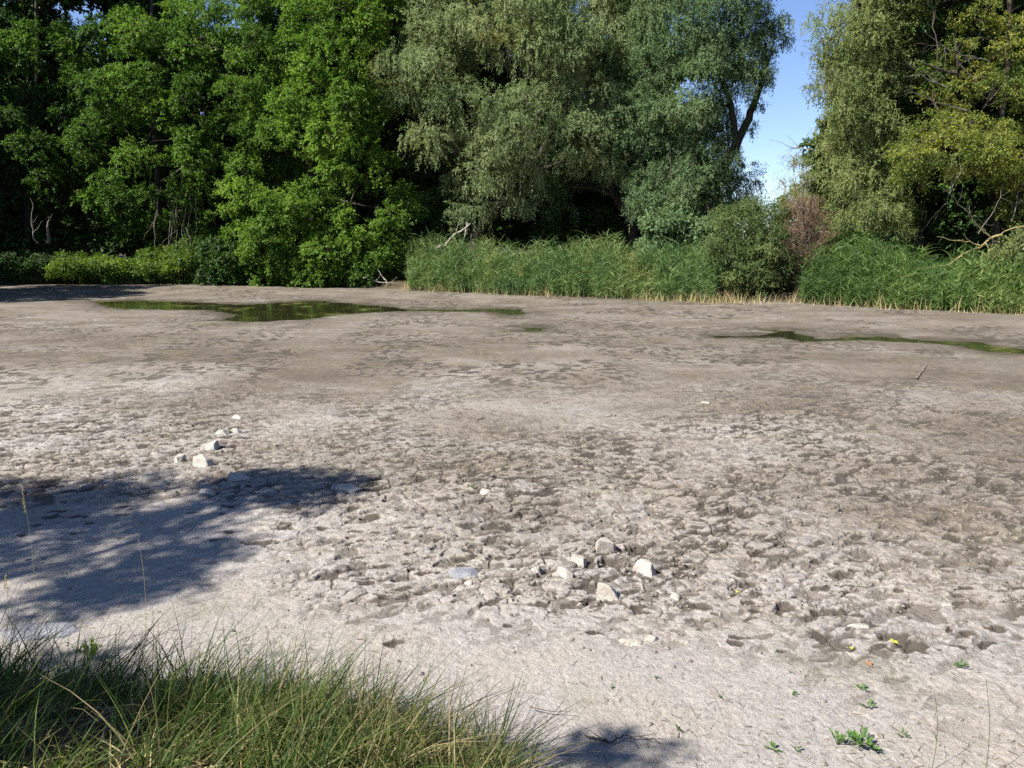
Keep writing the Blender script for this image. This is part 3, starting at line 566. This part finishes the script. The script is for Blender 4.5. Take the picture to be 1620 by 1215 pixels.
branch('hanging_limb', 'long lichened limb reaching from the right edge down over the reeds', twiggy(rb, P(1700, 345, 26), P(1585, 372, 25.6), .065, 2, .5, 1) + twiggy(rb, P(1585, 372, 25.6), P(1508, 416, 25.2), .05, 3, .35, 1) + twiggy(rb, P(1550, 388, 25.4), P(1480, 388, 25.3), .025, 2, .4, 1)
       + twiggy(rb, P(1570, 378, 25.4), P(1540, 345, 25.4), .02, 4, .6, 2), M['lichen'])
for i, (a, b, lab) in enumerate((((1555, 365), (1500, 300), 'bare grey branch arching up under the yellow leaves'), ((1548, 370), (1580, 290), 'bare grey branch rising right of the arching one'), ((1600, 350), (1625, 280), 'bare grey twigs near the right edge'),
                                 ((1520, 262), (1490, 330), 'bare grey twigs hanging below the yellow leaves'), ((1500, 140), (1430, 110), 'bare branch in the dark hollow of the yellow tree, upper left'), ((1545, 135), (1450, 60), 'bare branch in the dark hollow of the yellow tree, top'),
                                 ((1530, 175), (1440, 150), 'bare branch in the dark hollow above the yellow leaf mass'), ((1560, 95), (1470, 95), 'bare level branch near the top of the yellow tree'))):
    branch('bare_branch', lab, twiggy(rb, P(*a, 28.6 + .2 * i), P(*b, 28.2 + .2 * i),   .022, 4, .6, 2, .05), M['greywood'], 'bare branches of the right shore')
branch('dead_stem', 'pale dead stem standing in the dark wood at left', twiggy(rb, P(60, 385, 42.2), P(40, 310, 42.2), .05, 3, .4, 1), M['greywood'])
branch('dead_stem', 'grey stump stem beside the pale dead stem at left', twiggy(rb, P(76, 385, 43), P(75, 345, 43), .12, 2, .4, 1), M['greywood'])
branch('bare_twigs', 'tangle of bare hanging twigs over the sunlit brambles', sum([twiggy(rb, P(255 + 9 * k, 300 + rb.uniform(-8, 8), 41), P(250 + 10 * k, 385, 41), .02, 3, .35, 2, .2) for k in range(7)], []), M['deadwood'], cat='twigs')
branch('broken_stub', 'torn pale stub on the forked willow trunk', twiggy(rb, P(1150, 232, 37.0), P(1137, 255, 36.8), .09, 3, .5, 1), M['deadwood'])
branch('bare_twigs', 'thin bare twigs reaching into the sky gap', twiggy(rb, P(1290, 240, 33.5), P(1215, 225, 33.3), .022, 5, .5, 2) + twiggy(rb, P(1290, 260, 33.5), P(1225, 300, 33.3), .02, 5, .5, 2), M['deadwood'], cat='twigs')
branch('bare_twigs', 'broken twigs under the willow near the left end of the reeds', sum([twiggy(rb, P(640 + 15 * k, 420, 38.5), P(650 + 16 * k, 400 + rb.uniform(-20, 10), 38.6), .02, 4, .6, 2) for k in range(3)], []), M['deadwood'], cat='twigs')
for i, (a, b, r0, lab) in enumerate((((1205, 476), (1240, 474), .06, 'pale log on the mud in front of the willow shrub'), ((345, 449), (420, 449), .05, 'pale driftwood along the mud edge, left piece'), ((440, 450), (485, 452), .05, 'pale driftwood along the mud edge, right piece'))):
    p, q = G(*a, .03), G(*b, .03); branch('driftwood', lab, twiggy(rb, p, q, r0, 2, .3, 1), M['deadwood'], 'driftwood on the far shore', 'driftwood')

# ------------------------------------------------------------------ reeds
def strips(rng, base, up, length, width, bend, bdir, tint, seg=4):
    """curved tapering blades; returns verts, quads, tint per face"""
    k = len(base); t = np.linspace(0, 1, seg + 1)[None, :, None]
    L_ = length[:, None, None]; up = nrm(up)[:, None]; bd = bdir[:, None]
    c = base[:, None] + up * L_ * t + bd * L_ * bend[:, None, None] * t ** 2; c[..., 2] -= (length * bend ** 2 * .45)[:, None] * (t[..., 0] ** 3)
    sd = nrm(np.cross(up[:, 0], rng.normal(0, 1, (k, 3))))[:, None]; wd = width[:, None, None] * (1 - t ** 1.5) * .5 + .0004
    V = np.stack((c - sd * wd, c + sd * wd), 2).reshape(-1, 3); i = (np.arange(k)[:, None] * (seg + 1) + np.arange(seg)[None]) * 2; i = i.reshape(-1)
    return V, np.stack((i, i + 1, i + 3, i + 2), -1), np.repeat(tint, seg)
def join(parts):
    V = []; Q = []; T = []; o = 0
    for v, q, t in parts: V.append(v); Q.append(q + o); T.append(t); o += len(v)
    return np.concatenate(V), np.concatenate(Q), np.concatenate(T)
def reed_bed(label, px0, px1, depth, n, hgt, seed, m='reed', off=0.):
    r = np.random.RandomState(seed); x0 = G(px0, 470)[0]; px = r.uniform(px0, px1, n); d = off + r.rand(n) ** 1.2 * depth
    # walk the shore: shoreline point under each pixel column
    sx = np.interp(px, [-400, 0, 160, 330, 480, 620, 800, 1000, 1130, 1250, 1400, 1620, 1900], shore[1:14, 0]); sy = shore_y(sx)
    x = sx * (1 + d / np.maximum(sy, 1)); y = sy + d - .1 + r.normal(0, .12, n) - .7 * (r.rand(n) < .05) * r.rand(n)
    z = height(x, y, False)[0]; b = np.stack((x, y, z - .05), 1)
    hh = hgt * r.uniform(.6, 1.22, n) * (.5 + .5 * sm(-.1, 1.3, d)) * (.55 + .42 * vnoise(x * .55, y * .55, 3) + .35 * vnoise(x * 1.7, y * 1.7, 13))
    up = nrm(np.stack((r.normal(0, .07, n), r.normal(0, .07, n), np.ones(n)), 1)); bd = nrm(np.stack((r.normal(.1, .7, n), r.normal(0, .6, n), np.zeros(n)), 1))
    tn = r.rand(n) * .6 + .15 + .6 * (vnoise(x * .9, y * .9, 5) - .5)
    parts = [strips(r, b, up, hh, np.full(n, .016), r.uniform(.02, .16, n), bd, tn)]
    for j in range(11):
        s = r.uniform(.18, 1.0, n); q = b + up * (hh * s)[:, None]; a = r.uniform(0, 6.28, n); dd = np.stack((np.cos(a), np.sin(a), np.zeros(n)), 1)
        parts.append(strips(r, q, nrm(up + dd * r.uniform(.2, 1.5, n)[:, None]), r.uniform(.18, .55, n) * (hh / 2.2) ** .5, r.uniform(.012, .036, n), r.uniform(.1, 1.0, n), nrm(dd + r.normal(0, .5, (n, 3)) * (1, 1, 0)), tn + .35 * (r.rand(n) - .5), 3))
    V, Q, T = join(parts); o = link('reed_bed', raw_mesh('reed_bed', V, quads=Q, attrs={'tint': ('FACE', np.clip(T, 0, 1))}), M[m]); tag(o, label, 'reeds', None, 'stuff')
reed_bed('tall green reed bed along the middle of the far shore', 650, 1128, 3.6, 4600, 1.7, 1)
reed_bed('dark green reed bed along the right shore', 1268, 1760, 2.8, 4300, 1.55, 2, 'reed_deep')
reed_bed('sparse reeds behind the rounded willow shrub', 1115, 1262, 2.6, 420, 1.5, 3, off=1.6)
def straw_fringe(label, px0, px1, n, seed, hgt=.45):
    r = np.random.RandomState(seed); px = r.uniform(px0, px1, n)
    sx = np.interp(px, [-400, 0, 160, 330, 480, 620, 800, 1000, 1130, 1250, 1400, 1620, 1900], shore[1:14, 0]); y = shore_y(sx) + r.normal(.0, .34, n) - .12
    x = sx; dn = sm(.42, .62, vnoise(x * .9, y * .3, 4)); keep = r.rand(n) < .18 + .82 * dn; x, y = x[keep], y[keep]; n = len(x); b = np.stack((x, y, height(x, y, False)[0] - .02), 1)
    up = nrm(np.stack((r.normal(0, .28, n), r.normal(0, .25, n), np.ones(n)), 1)); bd = nrm(r.normal(0, 1, (n, 3)) * (1, 1, 0))
    V, Q, T = strips(r, b, up, hgt * r.uniform(.3, 1.6, n), r.uniform(.010, .020, n), r.uniform(.05, .5, n), bd, r.rand(n), 3)
    o = link('dry_stalks', raw_mesh('dry_stalks', V, quads=Q, attrs={'tint': ('FACE', T)}), M['straw']); tag(o, label, 'dry stalks', None, 'stuff')
straw_fringe('straw coloured stalks at the foot of the middle reeds', 640, 1260, 1800, 5, .4)
straw_fringe('straw coloured stalks at the foot of the right reeds', 1250, 1750, 2600, 6, .45)

# ------------------------------------------------------------------ the near bank: grass
def bank_grass():
    r = np.random.RandomState(12); parts = []
    tx = r.uniform(-6.5, .25, 1300); ty = bank_y(tx) + .06 - r.rand(1300) ** 1.1 * 3.2; ok = (ty > .75) & (r.rand(1300) < .35 + .65 * sm(.0, .3, bank_y(tx) - ty)); tx, ty = tx[ok], ty[ok]; nt_ = len(tx)
    ex = r.uniform(-1.5, -.05, 420); ey = bank_y(ex) + .05 - r.rand(420) * .75; tx = np.append(tx, ex); ty = np.append(ty, ey); nt_ = len(tx)
    th = r.rand(nt_); tl = .35 + 1.25 * r.rand(nt_) ** 2; tdir = r.normal((.28, .08), (.28, .2), (nt_, 2)); edge = sm(-1.8, -.1, tx)
    per = 17; id_ = np.repeat(np.arange(nt_), per); n = len(id_)
    x = tx[id_] + r.normal(0, .028, n); y = ty[id_] + r.normal(0, .028, n); z = height(x, y, False)[0]
    L_ = (.08 + .26 * r.rand(n) ** 1.3) * tl[id_]; a = r.uniform(0, 6.28, n); out_ = np.stack((np.cos(a), np.sin(a), 0 * a), 1)
    up = nrm(np.array((0, 0, 1)) + out_ * r.uniform(.05, .7, n)[:, None] + np.concatenate((tdir[id_], np.zeros((n, 1))), 1))
    tn = .12 + .42 * th[id_] + .25 * r.rand(n) + .22 * edge[id_]; dry_ = r.rand(n) < (.14 + .34 * edge[id_]); tn = np.where(dry_, r.uniform(.8, 1, n), np.minimum(tn, .76))
    parts.append(strips(r, np.stack((x, y, z - .01), 1), up, L_, r.uniform(.003, .0085, n), r.uniform(.05, .9, n), nrm(out_ + (.35, .1, 0)), tn, 5))
    # long stems and blades fanning up and to the right, a few at a time
    c = 150; cx = np.concatenate((r.uniform(-4.2, -1.0, 105), r.uniform(-1.1, .0, 45))); cy = bank_y(cx) + .03 - r.rand(c) ** 1.3 * 1.5; q = np.repeat(np.arange(c), 11); n = len(q)
    x = cx[q] + r.normal(0, .035, n); y = cy[q] + r.normal(0, .035, n); z = height(x, y, False)[0]; lean = r.normal(.30, .30, c)[q]
    up = nrm(np.stack((lean + r.normal(0, .22, n), r.normal(0, .2, n), np.ones(n)), 1)); parts.append(strips(r, np.stack((x, y, z), 1), up, r.uniform(.20, .54, n) * r.uniform(.7, 1.2, c)[q], r.uniform(.0022, .0065, n), r.uniform(0, .4, n), nrm(np.stack((r.normal(.6, .5, n), r.normal(0, .5, n), 0 * x), 1)), np.where(r.rand(n) < .18, r.uniform(.78, .95, n), r.rand(n) * .5), 6))
    for gx, gy, m_, h_ in ((775, 1185, 14, .42), (585, 1150, 16, .36), (690, 1190, 14, .34), (455, 1120, 14, .36), (835, 1215, 10, .28)):   # stiff dark fans at the edge
        g = G(gx, gy, .05); x = g[0] + r.normal(0, .02, m_); y = g[1] + r.normal(0, .02, m_); z = height(x, y, False)[0]
        up = nrm(np.stack((r.normal(.12, .26, m_), r.normal(0, .15, m_), np.ones(m_)), 1)); parts.append(strips(r, np.stack((x, y, z), 1), up, h_ * r.uniform(.5, 1.05, m_), r.uniform(.003, .006, m_), r.uniform(0, .25, m_), nrm(np.stack((r.normal(.5, .5, m_), r.normal(0, .5, m_), 0 * x), 1)), np.where(r.rand(m_) < .3, .85, r.rand(m_) * .35), 6))
    V, Q, T = join(parts); o = link('grass', raw_mesh('grass', V, quads=Q, attrs={'tint': ('FACE', np.clip(T, 0, 1))}), M['grass']); tag(o, 'long green and straw coloured grass on the near bank', 'grass', None, 'stuff')
    # dead thatch lying between the tufts
    n = 9000; x = r.uniform(-6.5, .35, n); y = bank_y(x) + .12 - r.rand(n) * 3; ok = y > .7; x, y = x[ok], y[ok]; n = len(x); z = height(x, y, False)[0] + r.uniform(0, .03, n)
    a = r.uniform(0, 6.28, n); d = np.stack((np.cos(a), np.sin(a), r.uniform(.0, .35, n)), 1)
    V, Q, T = strips(r, np.stack((x, y, z), 1), d, r.uniform(.06, .2, n), r.uniform(.003, .007, n), r.uniform(0, .5, n), nrm(r.normal(0, 1, (n, 3)) * (1, 1, .1)), r.rand(n) * .7, 3)
    o = link('dead_grass', raw_mesh('dead_grass', V, quads=Q, attrs={'tint': ('FACE', T)}), M['straw']); tag(o, 'dead straw thatch lying between the grass tufts of the near bank', 'dead grass', None, 'stuff')
bank_grass()
def stalk(label, px, py_base, py_top, m='straw', lean=0., head=True, seed=0, spread=0):
    """one tall grass stem with a seed head"""
    r = np.random.RandomState(seed); g = G(px, py_base); z = zat(g[0], g[1]); D_ = np.linalg.norm(g - np.array((0, 0, CAMZ)))
    h = (py_base - py_top) / F * D_ * 1.12; b = np.array((0, 0, 0.)); top = np.array((lean * h, .02, h)); t = np.linspace(0, 1, 8)[:, None]
    pts = b + top * t + np.array((.02, 0, 0)) * np.sin(t * 3); root = empty('grass_stalk', (g[0], g[1], z)); tag(root, label, 'grass stalk', 'single grass stalks')
    me = tubes('stem', [(pts, np.linspace(.0016, .0009, 8))]); a = me.attributes.new('tint', 'FLOAT', 'FACE'); a.data.foreach_set('value', np.full(len(me.polygons), .6, np.float32)); link('stem', me, M[m], root)
    if head:
        n = 60; s = r.rand(n); q = top * (1 - .16 * s[:, None]); a_ = r.uniform(0, 6.28, n); d = np.stack((np.cos(a_), np.sin(a_), 1.4 + 0 * a_), 1)
        Lv = Leaves(); Lv.add(q, d, r.normal(0, 1, (n, 3)), .012, .004, .4 + .5 * r.rand(n)); link('seed_head', Lv.mesh('seed_head'), M['straw'], root)
for i, a in enumerate((('tall straw grass stalk with a seed head over the shaded mud at left', 60, 1010, 828, 'straw', .0), ('short grass stalk with a seed head at the left edge', 5, 1040, 942, 'straw', .12), ('thin grass stalk standing right of the tall seed headed one', 230, 1010, 880, 'straw', .0),
                        ('thin grass stem standing on the pale mud near the bottom right', 1475, 1214, 1120, 'grass', -.05), ('thin dark grass stem close to the bottom right corner', 1558, 1230, 1110, 'grass', -.08), ('short leaning grass stem at the right edge', 1640, 1195, 1165, 'grass', -.8))):
    stalk(*a, head=i < 2, seed=i)

# ------------------------------------------------------------------ stones
def stone(label, px, py, wpx, hpx, m='stone', seed=0, flat=None, group='pale stones on the pond bed', name='stone', up=.6, rot=None, boxy=.5):
    r = np.random.RandomState(seed + 100); g = G(px, py + hpx * .35); z = zat(g[0], g[1]); D_ = np.linalg.norm(g - np.array((0, 0, CAMZ)))
    W = wpx / F * D_; th = math.atan2(CAMZ, g[1]); H_ = hpx / F * D_                    # on-screen height = depth*sin + height*cos
    Hh = flat if flat else H_ * up / math.cos(th); Dp = max(W * .45, min(W * 1.3, (H_ - Hh * math.cos(th)) / math.sin(th)))
    pts = []
    for sx in (-1, 1):
        for sy in (-1, 1):
            for sz in (-.6, 1):
                k = (.62 if sz > 0 else 1.0); pts.append((sx * W * .5 * k * r.uniform(.5, 1.15), sy * Dp * .5 * k * r.uniform(.5, 1.15), sz * Hh * (r.uniform(.35, 1.1) if sz > 0 else 1)))
    for _ in range(6):
        v = r.normal(0, 1, 3); v /= np.linalg.norm(v); pts.append((v[0] * W * .52, v[1] * Dp * .52, abs(v[2]) * Hh * .98))
    bm = bmesh.new()
    for p in pts: bm.verts.new(p)
    res = bmesh.ops.convex_hull(bm, input=bm.verts[:]); bmesh.ops.delete(bm, geom=[v for v in bm.verts if not v.link_faces], context='VERTS')
    s = min(W, Dp, Hh + .02); bmesh.ops.bevel(bm, geom=bm.edges[:], offset=s * .06, segments=2, affect='EDGES', profile=.6)
    bmesh.ops.triangulate(bm, faces=bm.faces[:]); bmesh.ops.subdivide_edges(bm, edges=bm.edges[:], cuts=1)
    for v in bm.verts:
        q = v.co; a = float(vnoise(np.array([q.x * 22 + seed]), np.array([(q.y + q.z) * 22]), 3)[0] - .5); v.co += v.co.normalized() * a * s * .10
    me = bpy.data.meshes.new(name); bm.to_mesh(me); bm.free(); o = link(name, me, M[m]); o.location = (g[0], g[1], z - Hh * .12); o.rotation_euler = (r.uniform(-.12, .12), r.uniform(-.12, .12), rot if rot is not None else r.uniform(-.9, .1))
    tag(o, label, 'stone', group); return o
ST = [
 ('small flat white stone farthest back in the left stone row', 375, 657, 26, 9, {}), ('low white stone just below the farthest one in the left row', 352, 679, 28, 13, {}), ('flat pale stone beside the second stone of the left row', 372, 677, 20, 10, {}),
 ('long slanting pale stone in the middle of the left row', 333, 700, 40, 20, {}), ('narrow upright pale stone at the left of the left stone row', 285, 721, 17, 21, {}), ('blocky pale stone with a dark front face in the left row', 320, 727, 40, 25, dict(up=.75)),
 ('mud covered flat stone at the edge of the left shadow', 376, 752, 42, 16, {}), ('flat pale stone lying in the left shadow', 328, 774, 34, 9, {}), ('thin pale slab right of the left shadow', 543, 771, 58, 8, {}),
 ('peaked pale stone at the top of the middle stone group', 957, 860, 38, 30, dict(up=.8)), ('low broad pale stone left below the peaked one', 915, 884, 38, 19, {}), ('smallest cube like stone at the left of the middle group', 848, 902, 18, 14, {}),
 ('triangular pale stone right of the smallest one', 893, 905, 36, 21, {}), ('pointed pale stone at the right of the middle group', 1020, 898, 42, 28, dict(up=.75)), ('bright blocky stone at the front of the middle group', 961, 935, 46, 27, dict(up=.95, rot=-.45)),
 ('flat round slate grey stone left of the middle group', 735, 902, 54, 22, dict(m='stone_grey', flat=.03)), ('small pale stone beside the lone green weed', 768, 772, 34, 10, {}), ('flat oval white stone on the right hand mud', 1360, 984, 30, 11, dict(flat=.02)),
 ('tiny white oval stone near the right edge', 1497, 952, 16, 8, dict(flat=.015)), ('half buried long pale stone in front of the middle group', 1000, 1010, 42, 13, {}), ('half buried pale stone touching the long one', 1030, 1005, 24, 14, {}),
 ('small pale stone right of the bright blocky stone', 1068, 942, 18, 13, {}), ('small pale stone just below the slate grey one', 742, 924, 18, 12, {}), ('thin white stone far back right of centre', 1116, 634, 16, 4, {}),
 ('broad grey slab at the lower left beside the grass', 62, 988, 104, 30, dict(flat=.05, rot=.1, m='stone_grey'))]
for i, (lab, px, py, w_, h_, kw) in enumerate(ST): stone(lab, px, py, w_, h_, seed=i, **kw)

# crumbs of mud and shell grit strewn over the bed: far too many to count
def scatter(name, label, cat, n, m, size, band, seed, flat=.7, dens_fn=None):
    r = np.random.RandomState(seed); ico = np.array([(0, 0, 1), (.9, 0, .1), (.3, .85, 0), (-.7, .5, .15), (-.7, -.5, 0), (.3, -.85, .1), (0, 0, -.6)])
    F_ = np.array([(0, 1, 2), (0, 2, 3), (0, 3, 4), (0, 4, 5), (0, 5, 1), (6, 2, 1), (6, 3, 2), (6, 4, 3), (6, 5, 4), (6, 1, 5)])
    py = r.uniform(*band, n); px = r.uniform(-150, 1770, n); g = np.array([G(a, b)[:2] for a, b in zip(px, py)]); x, y = g[:, 0], g[:, 1]
    if dens_fn is not None: k = r.rand(n) < dens_fn(x, y, px, py); x, y = x[k], y[k]
    ok = (y > bank_y(x) + .05) & (y < shore_y(x) - .2); x, y = x[ok], y[ok]; n = len(x); z = height(x, y, True)[0]
    s = size[0] + (size[1] - size[0]) * r.rand(n) ** 3; a = r.uniform(0, 6.28, n); V = ico[None] * r.uniform(.6, 1.2, (n, 7, 1)) * s[:, None, None] * np.array((1.2, .9, flat))
    c, s_ = np.cos(a)[:, None], np.sin(a)[:, None]; V = np.stack((V[..., 0] * c - V[..., 1] * s_, V[..., 0] * s_ + V[..., 1] * c, V[..., 2]), -1) + np.stack((x, y, z + s * .15), -1)[:, None]
    T = (F_[None] + (np.arange(n) * 7)[:, None, None]).reshape(-1, 3)
    o = link(name, raw_mesh(name, V.reshape(-1, 3), tris=T), M[m]); tag(o, label, cat, None, 'stuff')
scatter('mud_crumbs', 'small brown crumbs and clods strewn over the broken mud', 'mud crumbs', 20000, 'clod', (.004, .022), (610, 1215), 1, .7, lambda x, y, px, py: np.where((py > 960) | (px < 420) & (py > 790), .10, 1) * (.2 + .8 * sm(.4, .6, vnoise(x * 1.1, y * 1.1, 8))))
scatter('shell_grit', 'white flecks of shell and grit on the far mud', 'grit', 420, 'stone', (.004, .016), (470, 900), 2, .4, lambda x, y, px, py: np.where(px > 900, 1, .5))

def litter():
    r = np.random.RandomState(31); n = 2600; py = 1215 - (r.rand(n) ** 1.3) * 640; px = r.uniform(-80, 1700, n); g = np.array([G(a, b)[:2] for a, b in zip(px, py)]); x, y = g[:, 0], g[:, 1]
    ok = (y > bank_y(x) + .02) & (r.rand(n) < .15 + .85 * sm(.4, .7, vnoise(x * .8, y * .8, 19))); x, y = x[ok], y[ok]; n = len(x); a = r.uniform(0, 6.28, n)
    b = np.stack((x, y, height(x, y, True)[0] + .004), 1); d = np.stack((np.cos(a), np.sin(a), r.uniform(-.02, .12, n)), 1)
    V, Q, T = strips(r, b, d, r.uniform(.012, .07, n) * (1 + (r.rand(n) < .08)), r.uniform(.0015, .004, n), r.uniform(0, .4, n), nrm(r.normal(0, 1, (n, 3)) * (1, 1, .05)), r.rand(n), 3)
    o = link('litter', raw_mesh('litter', V, quads=Q, attrs={'tint': ('FACE', T)}), M['litter']); tag(o, 'bits of dry stem and leaf scattered over the pale mud', 'litter', None, 'stuff')
litter()

# ------------------------------------------------------------------ weeds, leaves, twigs on the mud
def weed(label, px, py, size, n, seed, up=.4, m='weed', big=1.):
    r = np.random.RandomState(seed); g = G(px, py); z = zat(g[0], g[1]); D_ = np.linalg.norm(g - np.array((0, 0, CAMZ))); s = .85 * size / F * D_
    root = empty('weed', (g[0], g[1], z)); tag(root, label, 'weed', 'small green weeds on the mud')
    lines = []; Lv = Leaves()
    for k in range(n):
        a = r.uniform(0, 6.28); e = np.array((math.cos(a) * s * .5, math.sin(a) * s * .5, s * up * r.uniform(.2, 1))) * r.uniform(.5, 1.1); p = bez(np.zeros(3), e * .5 + (0, 0, s * .12), e, 6); lines.append((p, np.linspace(.0016, .0008, 6)))
        for j in range(2, 6):
            for sd in (-1, 1):
                d = nrm(e + np.cross(e, (0, 0, 1)) * sd * .9 + (0, 0, .02)); Lv.add(p[j][None], d[None], nrm(np.array((0, 0, 1.)) + r.normal(0, .3, 3))[None], s * .20 * big * r.uniform(.7, 1.2), s * .10 * big, np.array([r.rand()]))
    me = tubes('stem', lines); a_ = me.attributes.new('tint', 'FLOAT', 'FACE'); a_.data.foreach_set('value', np.full(len(me.polygons), .3, np.float32)); link('stem', me, M[m], root); link('leaves', Lv.mesh('leaves'), M[m], root)
for i, (lab, px, py, s, n, up) in enumerate((
    ('lone green weed beside a small pale stone in mid mud', 750, 774, 16, 6, .8), ('left one of the two largest weeds near the bottom right', 1325, 1176, 30, 8, .9), ('right and widest of the two largest weeds near the bottom right', 1366, 1178, 48, 11, .4),
    ('yellowish weed at the bottom edge, left of the two largest', 1225, 1186, 26, 6, .4), ('tiny weed between the yellowish weed and the two largest', 1260, 1187, 16, 4, .5), ('small weed right above the two largest ones', 1427, 1163, 20, 5, .5),
    ('small weed at the edge of the bottom twig shadow', 1072, 1154, 18, 5, .5), ('upper weed of the pair in the lower right mud', 1363, 1090, 22, 5, .3), ('lower weed of the pair in the lower right mud', 1372, 1118, 24, 5, .3),
    ('green weed highest up near the right edge', 1520, 1056, 22, 7, .6), ('sliver shaped weed right of centre on pale mud', 1253, 1096, 16, 4, .2), ('faint thin weed left of the sliver shaped one', 1142, 1103, 14, 3, .4),
    ('tiny pale weed below the half buried stones', 1038, 1074, 14, 4, .3), ('small weed above the bottom twig', 966, 1088, 14, 4, .4), ('thin yellow weed left of the middle stones', 833, 806, 14, 4, .9), ('tiny weed on pale mud left of the pair', 1250, 1062, 9, 4, .7))):
    weed(lab, px, py, s, n, 300 + i, up)
# the bright leafy plant on the bank
r_ = np.random.RandomState(8); g = G(140, 1012, .12); root = empty('leafy_plant', (g[0], g[1], zat(g[0], g[1]))); tag(root, 'bright green leafy plant at the top of the bank grass by the grey slab', 'plant')
Lv = Leaves(); ln_ = []
for k in range(16):
    e = np.array((r_.normal(0, .04), r_.normal(0, .03), r_.uniform(.05, .14))); ln_.append((bez(np.zeros(3), e * (.3, .3, .6), e, 6), np.linspace(.002, .001, 6)))
    n = 9; Lv.add(e * r_.uniform(.45, 1, (n, 1)), r_.normal(0, 1, (n, 3)) * (1, 1, .5), nrm(np.array((0, 0, 1.)) + r_.normal(0, .4, (n, 3))), .024, .012, .5 + .5 * r_.rand(n))
me = tubes('stem', ln_); a_ = me.attributes.new('tint', 'FLOAT', 'FACE'); a_.data.foreach_set('value', np.full(len(me.polygons), .3, np.float32)); link('stem', me, M['weed'], root); link('leaves', Lv.mesh('leaves'), M['bramble'], root)
for i, (lab, px, py, s, m_) in enumerate((('yellow fallen leaf by a dark hole, lower right', 1412, 1017, .030, 'fallen'), ('small yellow fallen leaf at the rim of a dark pit', 1165, 932, .018, 'fallen'), ('small yellow fallen leaf left of the larger yellow one', 1345, 1022, .018, 'fallen'), ('orange brown fallen leaf on pale mud, lower right', 1372, 1050, .032, 'fallen_orange'))):
    r_ = np.random.RandomState(i); g = G(px, py); o0 = np.array((g[0], g[1], zat(g[0], g[1]) + .008)); Lv = Leaves(); n = 3; an = r_.uniform(-.5, .5, n) + (0, 1.2, -1.0)
    Lv.add(np.zeros((n, 3)), np.stack((np.cos(an), np.sin(an), .15 + 0 * an), 1), np.tile((0, 0, 1.), (n, 1)), s * 1.2, s * .6, np.full(n, .5)); o = link('fallen_leaf', Lv.mesh('fallen_leaf'), M[m_]); o.location = o0; tag(o, lab, 'leaf', 'fallen leaves')
def ground_twig(label, pxs, r0, m, seed, n=2, lift=.012, twigs=True):
    r = np.random.RandomState(seed); pts = []
    for px, py in pxs: g = G(px, py); pts.append((g[0], g[1], zat(g[0], g[1]) + lift))
    pts = np.array(pts); t = np.linspace(0, len(pts) - 1, len(pts) * 4); pp = np.stack([np.interp(t, np.arange(len(pts)), pts[:, i]) for i in range(3)], 1); pp = wiggle(pp, r0 * .5, r); lines = [(pp, np.linspace(r0, r0 * .4, len(pp)))]
    for _ in range(n):
        j = r.randint(2, len(pp) - 1); d = np.array((r.normal(0, 1), r.normal(0, 1), .25)); lines.append((bez(pp[j], pp[j] + d * .03, pp[j] + d * .06 + (0, 0, .01), 5), np.linspace(r0 * .6, r0 * .2, 5)))
    branch('twig', label, lines, M[m], 'twigs lying on the mud', 'twig')
ground_twig('crooked dark twig lying at the bottom edge right of the grass', ((925, 1165), (950, 1172), (965, 1178), (985, 1168), (1010, 1170), (1040, 1176)), .006, 'bark', 1, 5, .02)
ground_twig('thin pale forked twig on the right hand mud', ((1318, 926), (1345, 927), (1375, 929), (1382, 922)), .006, 'deadwood', 2, 3)
ground_twig('pale slanting twig far back on the right', ((1450, 600), (1458, 588), (1468, 576)), .012, 'deadwood', 3, 1, .03)
ground_twig('thin dark twig reaching right from the tips of the grass', ((838, 1124), (870, 1130), (905, 1132)), .003, 'bark', 4, 2, .03)
ground_twig('pale twig lying in the shadow at the lower left', ((95, 850), (130, 852), (185, 851)), .004, 'deadwood', 5, 2)

# ------------------------------------------------------------------ the tree beside the viewer (out of frame) whose leafy boughs shade the lower left
def bough_tree():
    r = np.random.RandomState(21); cl = []; Sn = np.array(S); t = Sn / Sn[2]
    def area(pg, n, h0, h1, prob=1.):
        p = np.array(pg, float); lo, hi = p.min(0), p.max(0); k = 0
        while k < n:
            q = r.uniform(lo, hi)
            if inpoly(q[:1], q[1:], p)[0]: cl.append(G(q[0], q[1]) + t * r.uniform(h0, h1)); k += 1
    area([(-700, 790), (60, 765), (180, 758), (330, 790), (440, 800), (330, 830), (100, 850), (-700, 850)], 34, 5.4, 7.8)
    area([(330, 775), (400, 757), (460, 752), (550, 760), (520, 785), (460, 800), (380, 795)], 9, 5.2, 6)
    area([(-700, 870), (150, 865), (330, 860), (400, 878), (330, 918), (150, 948), (-700, 955)], 28, 5, 7.4)
    area([(-700, 1010), (150, 1060), (420, 1110), (330, 1200), (300, 1330), (-700, 1330)], 42, 4.8, 6.5)
    area([(980, 1196), (1000, 1196), (1000, 1208), (980, 1208)], 1, 4.9, 5.1)
    cl = np.array(cl); b = np.array((-10.6, -.4, 0.)); b[2] = height(b[:1], b[1:2], False)[0][0]; Lv = Leaves()
    tr = [([b, b + (.2, .4, 2.2), b + (.5, 1.0, 4.2), b + (.6, 1.3, 5.2)], .24, .08)]
    make_tree('bank_tree', 'leafy tree on the near bank left of the view, shading the lower left', 'tree', b, tr, cl, r, 'b', M['broad'], M['bark_dark'], (.20, .36), 2.2, .08, .05, tint=.5, flat=.7, tr=.16, limb=.3, small=[None] * (len(cl) - 1) + [.10])
bough_tree()
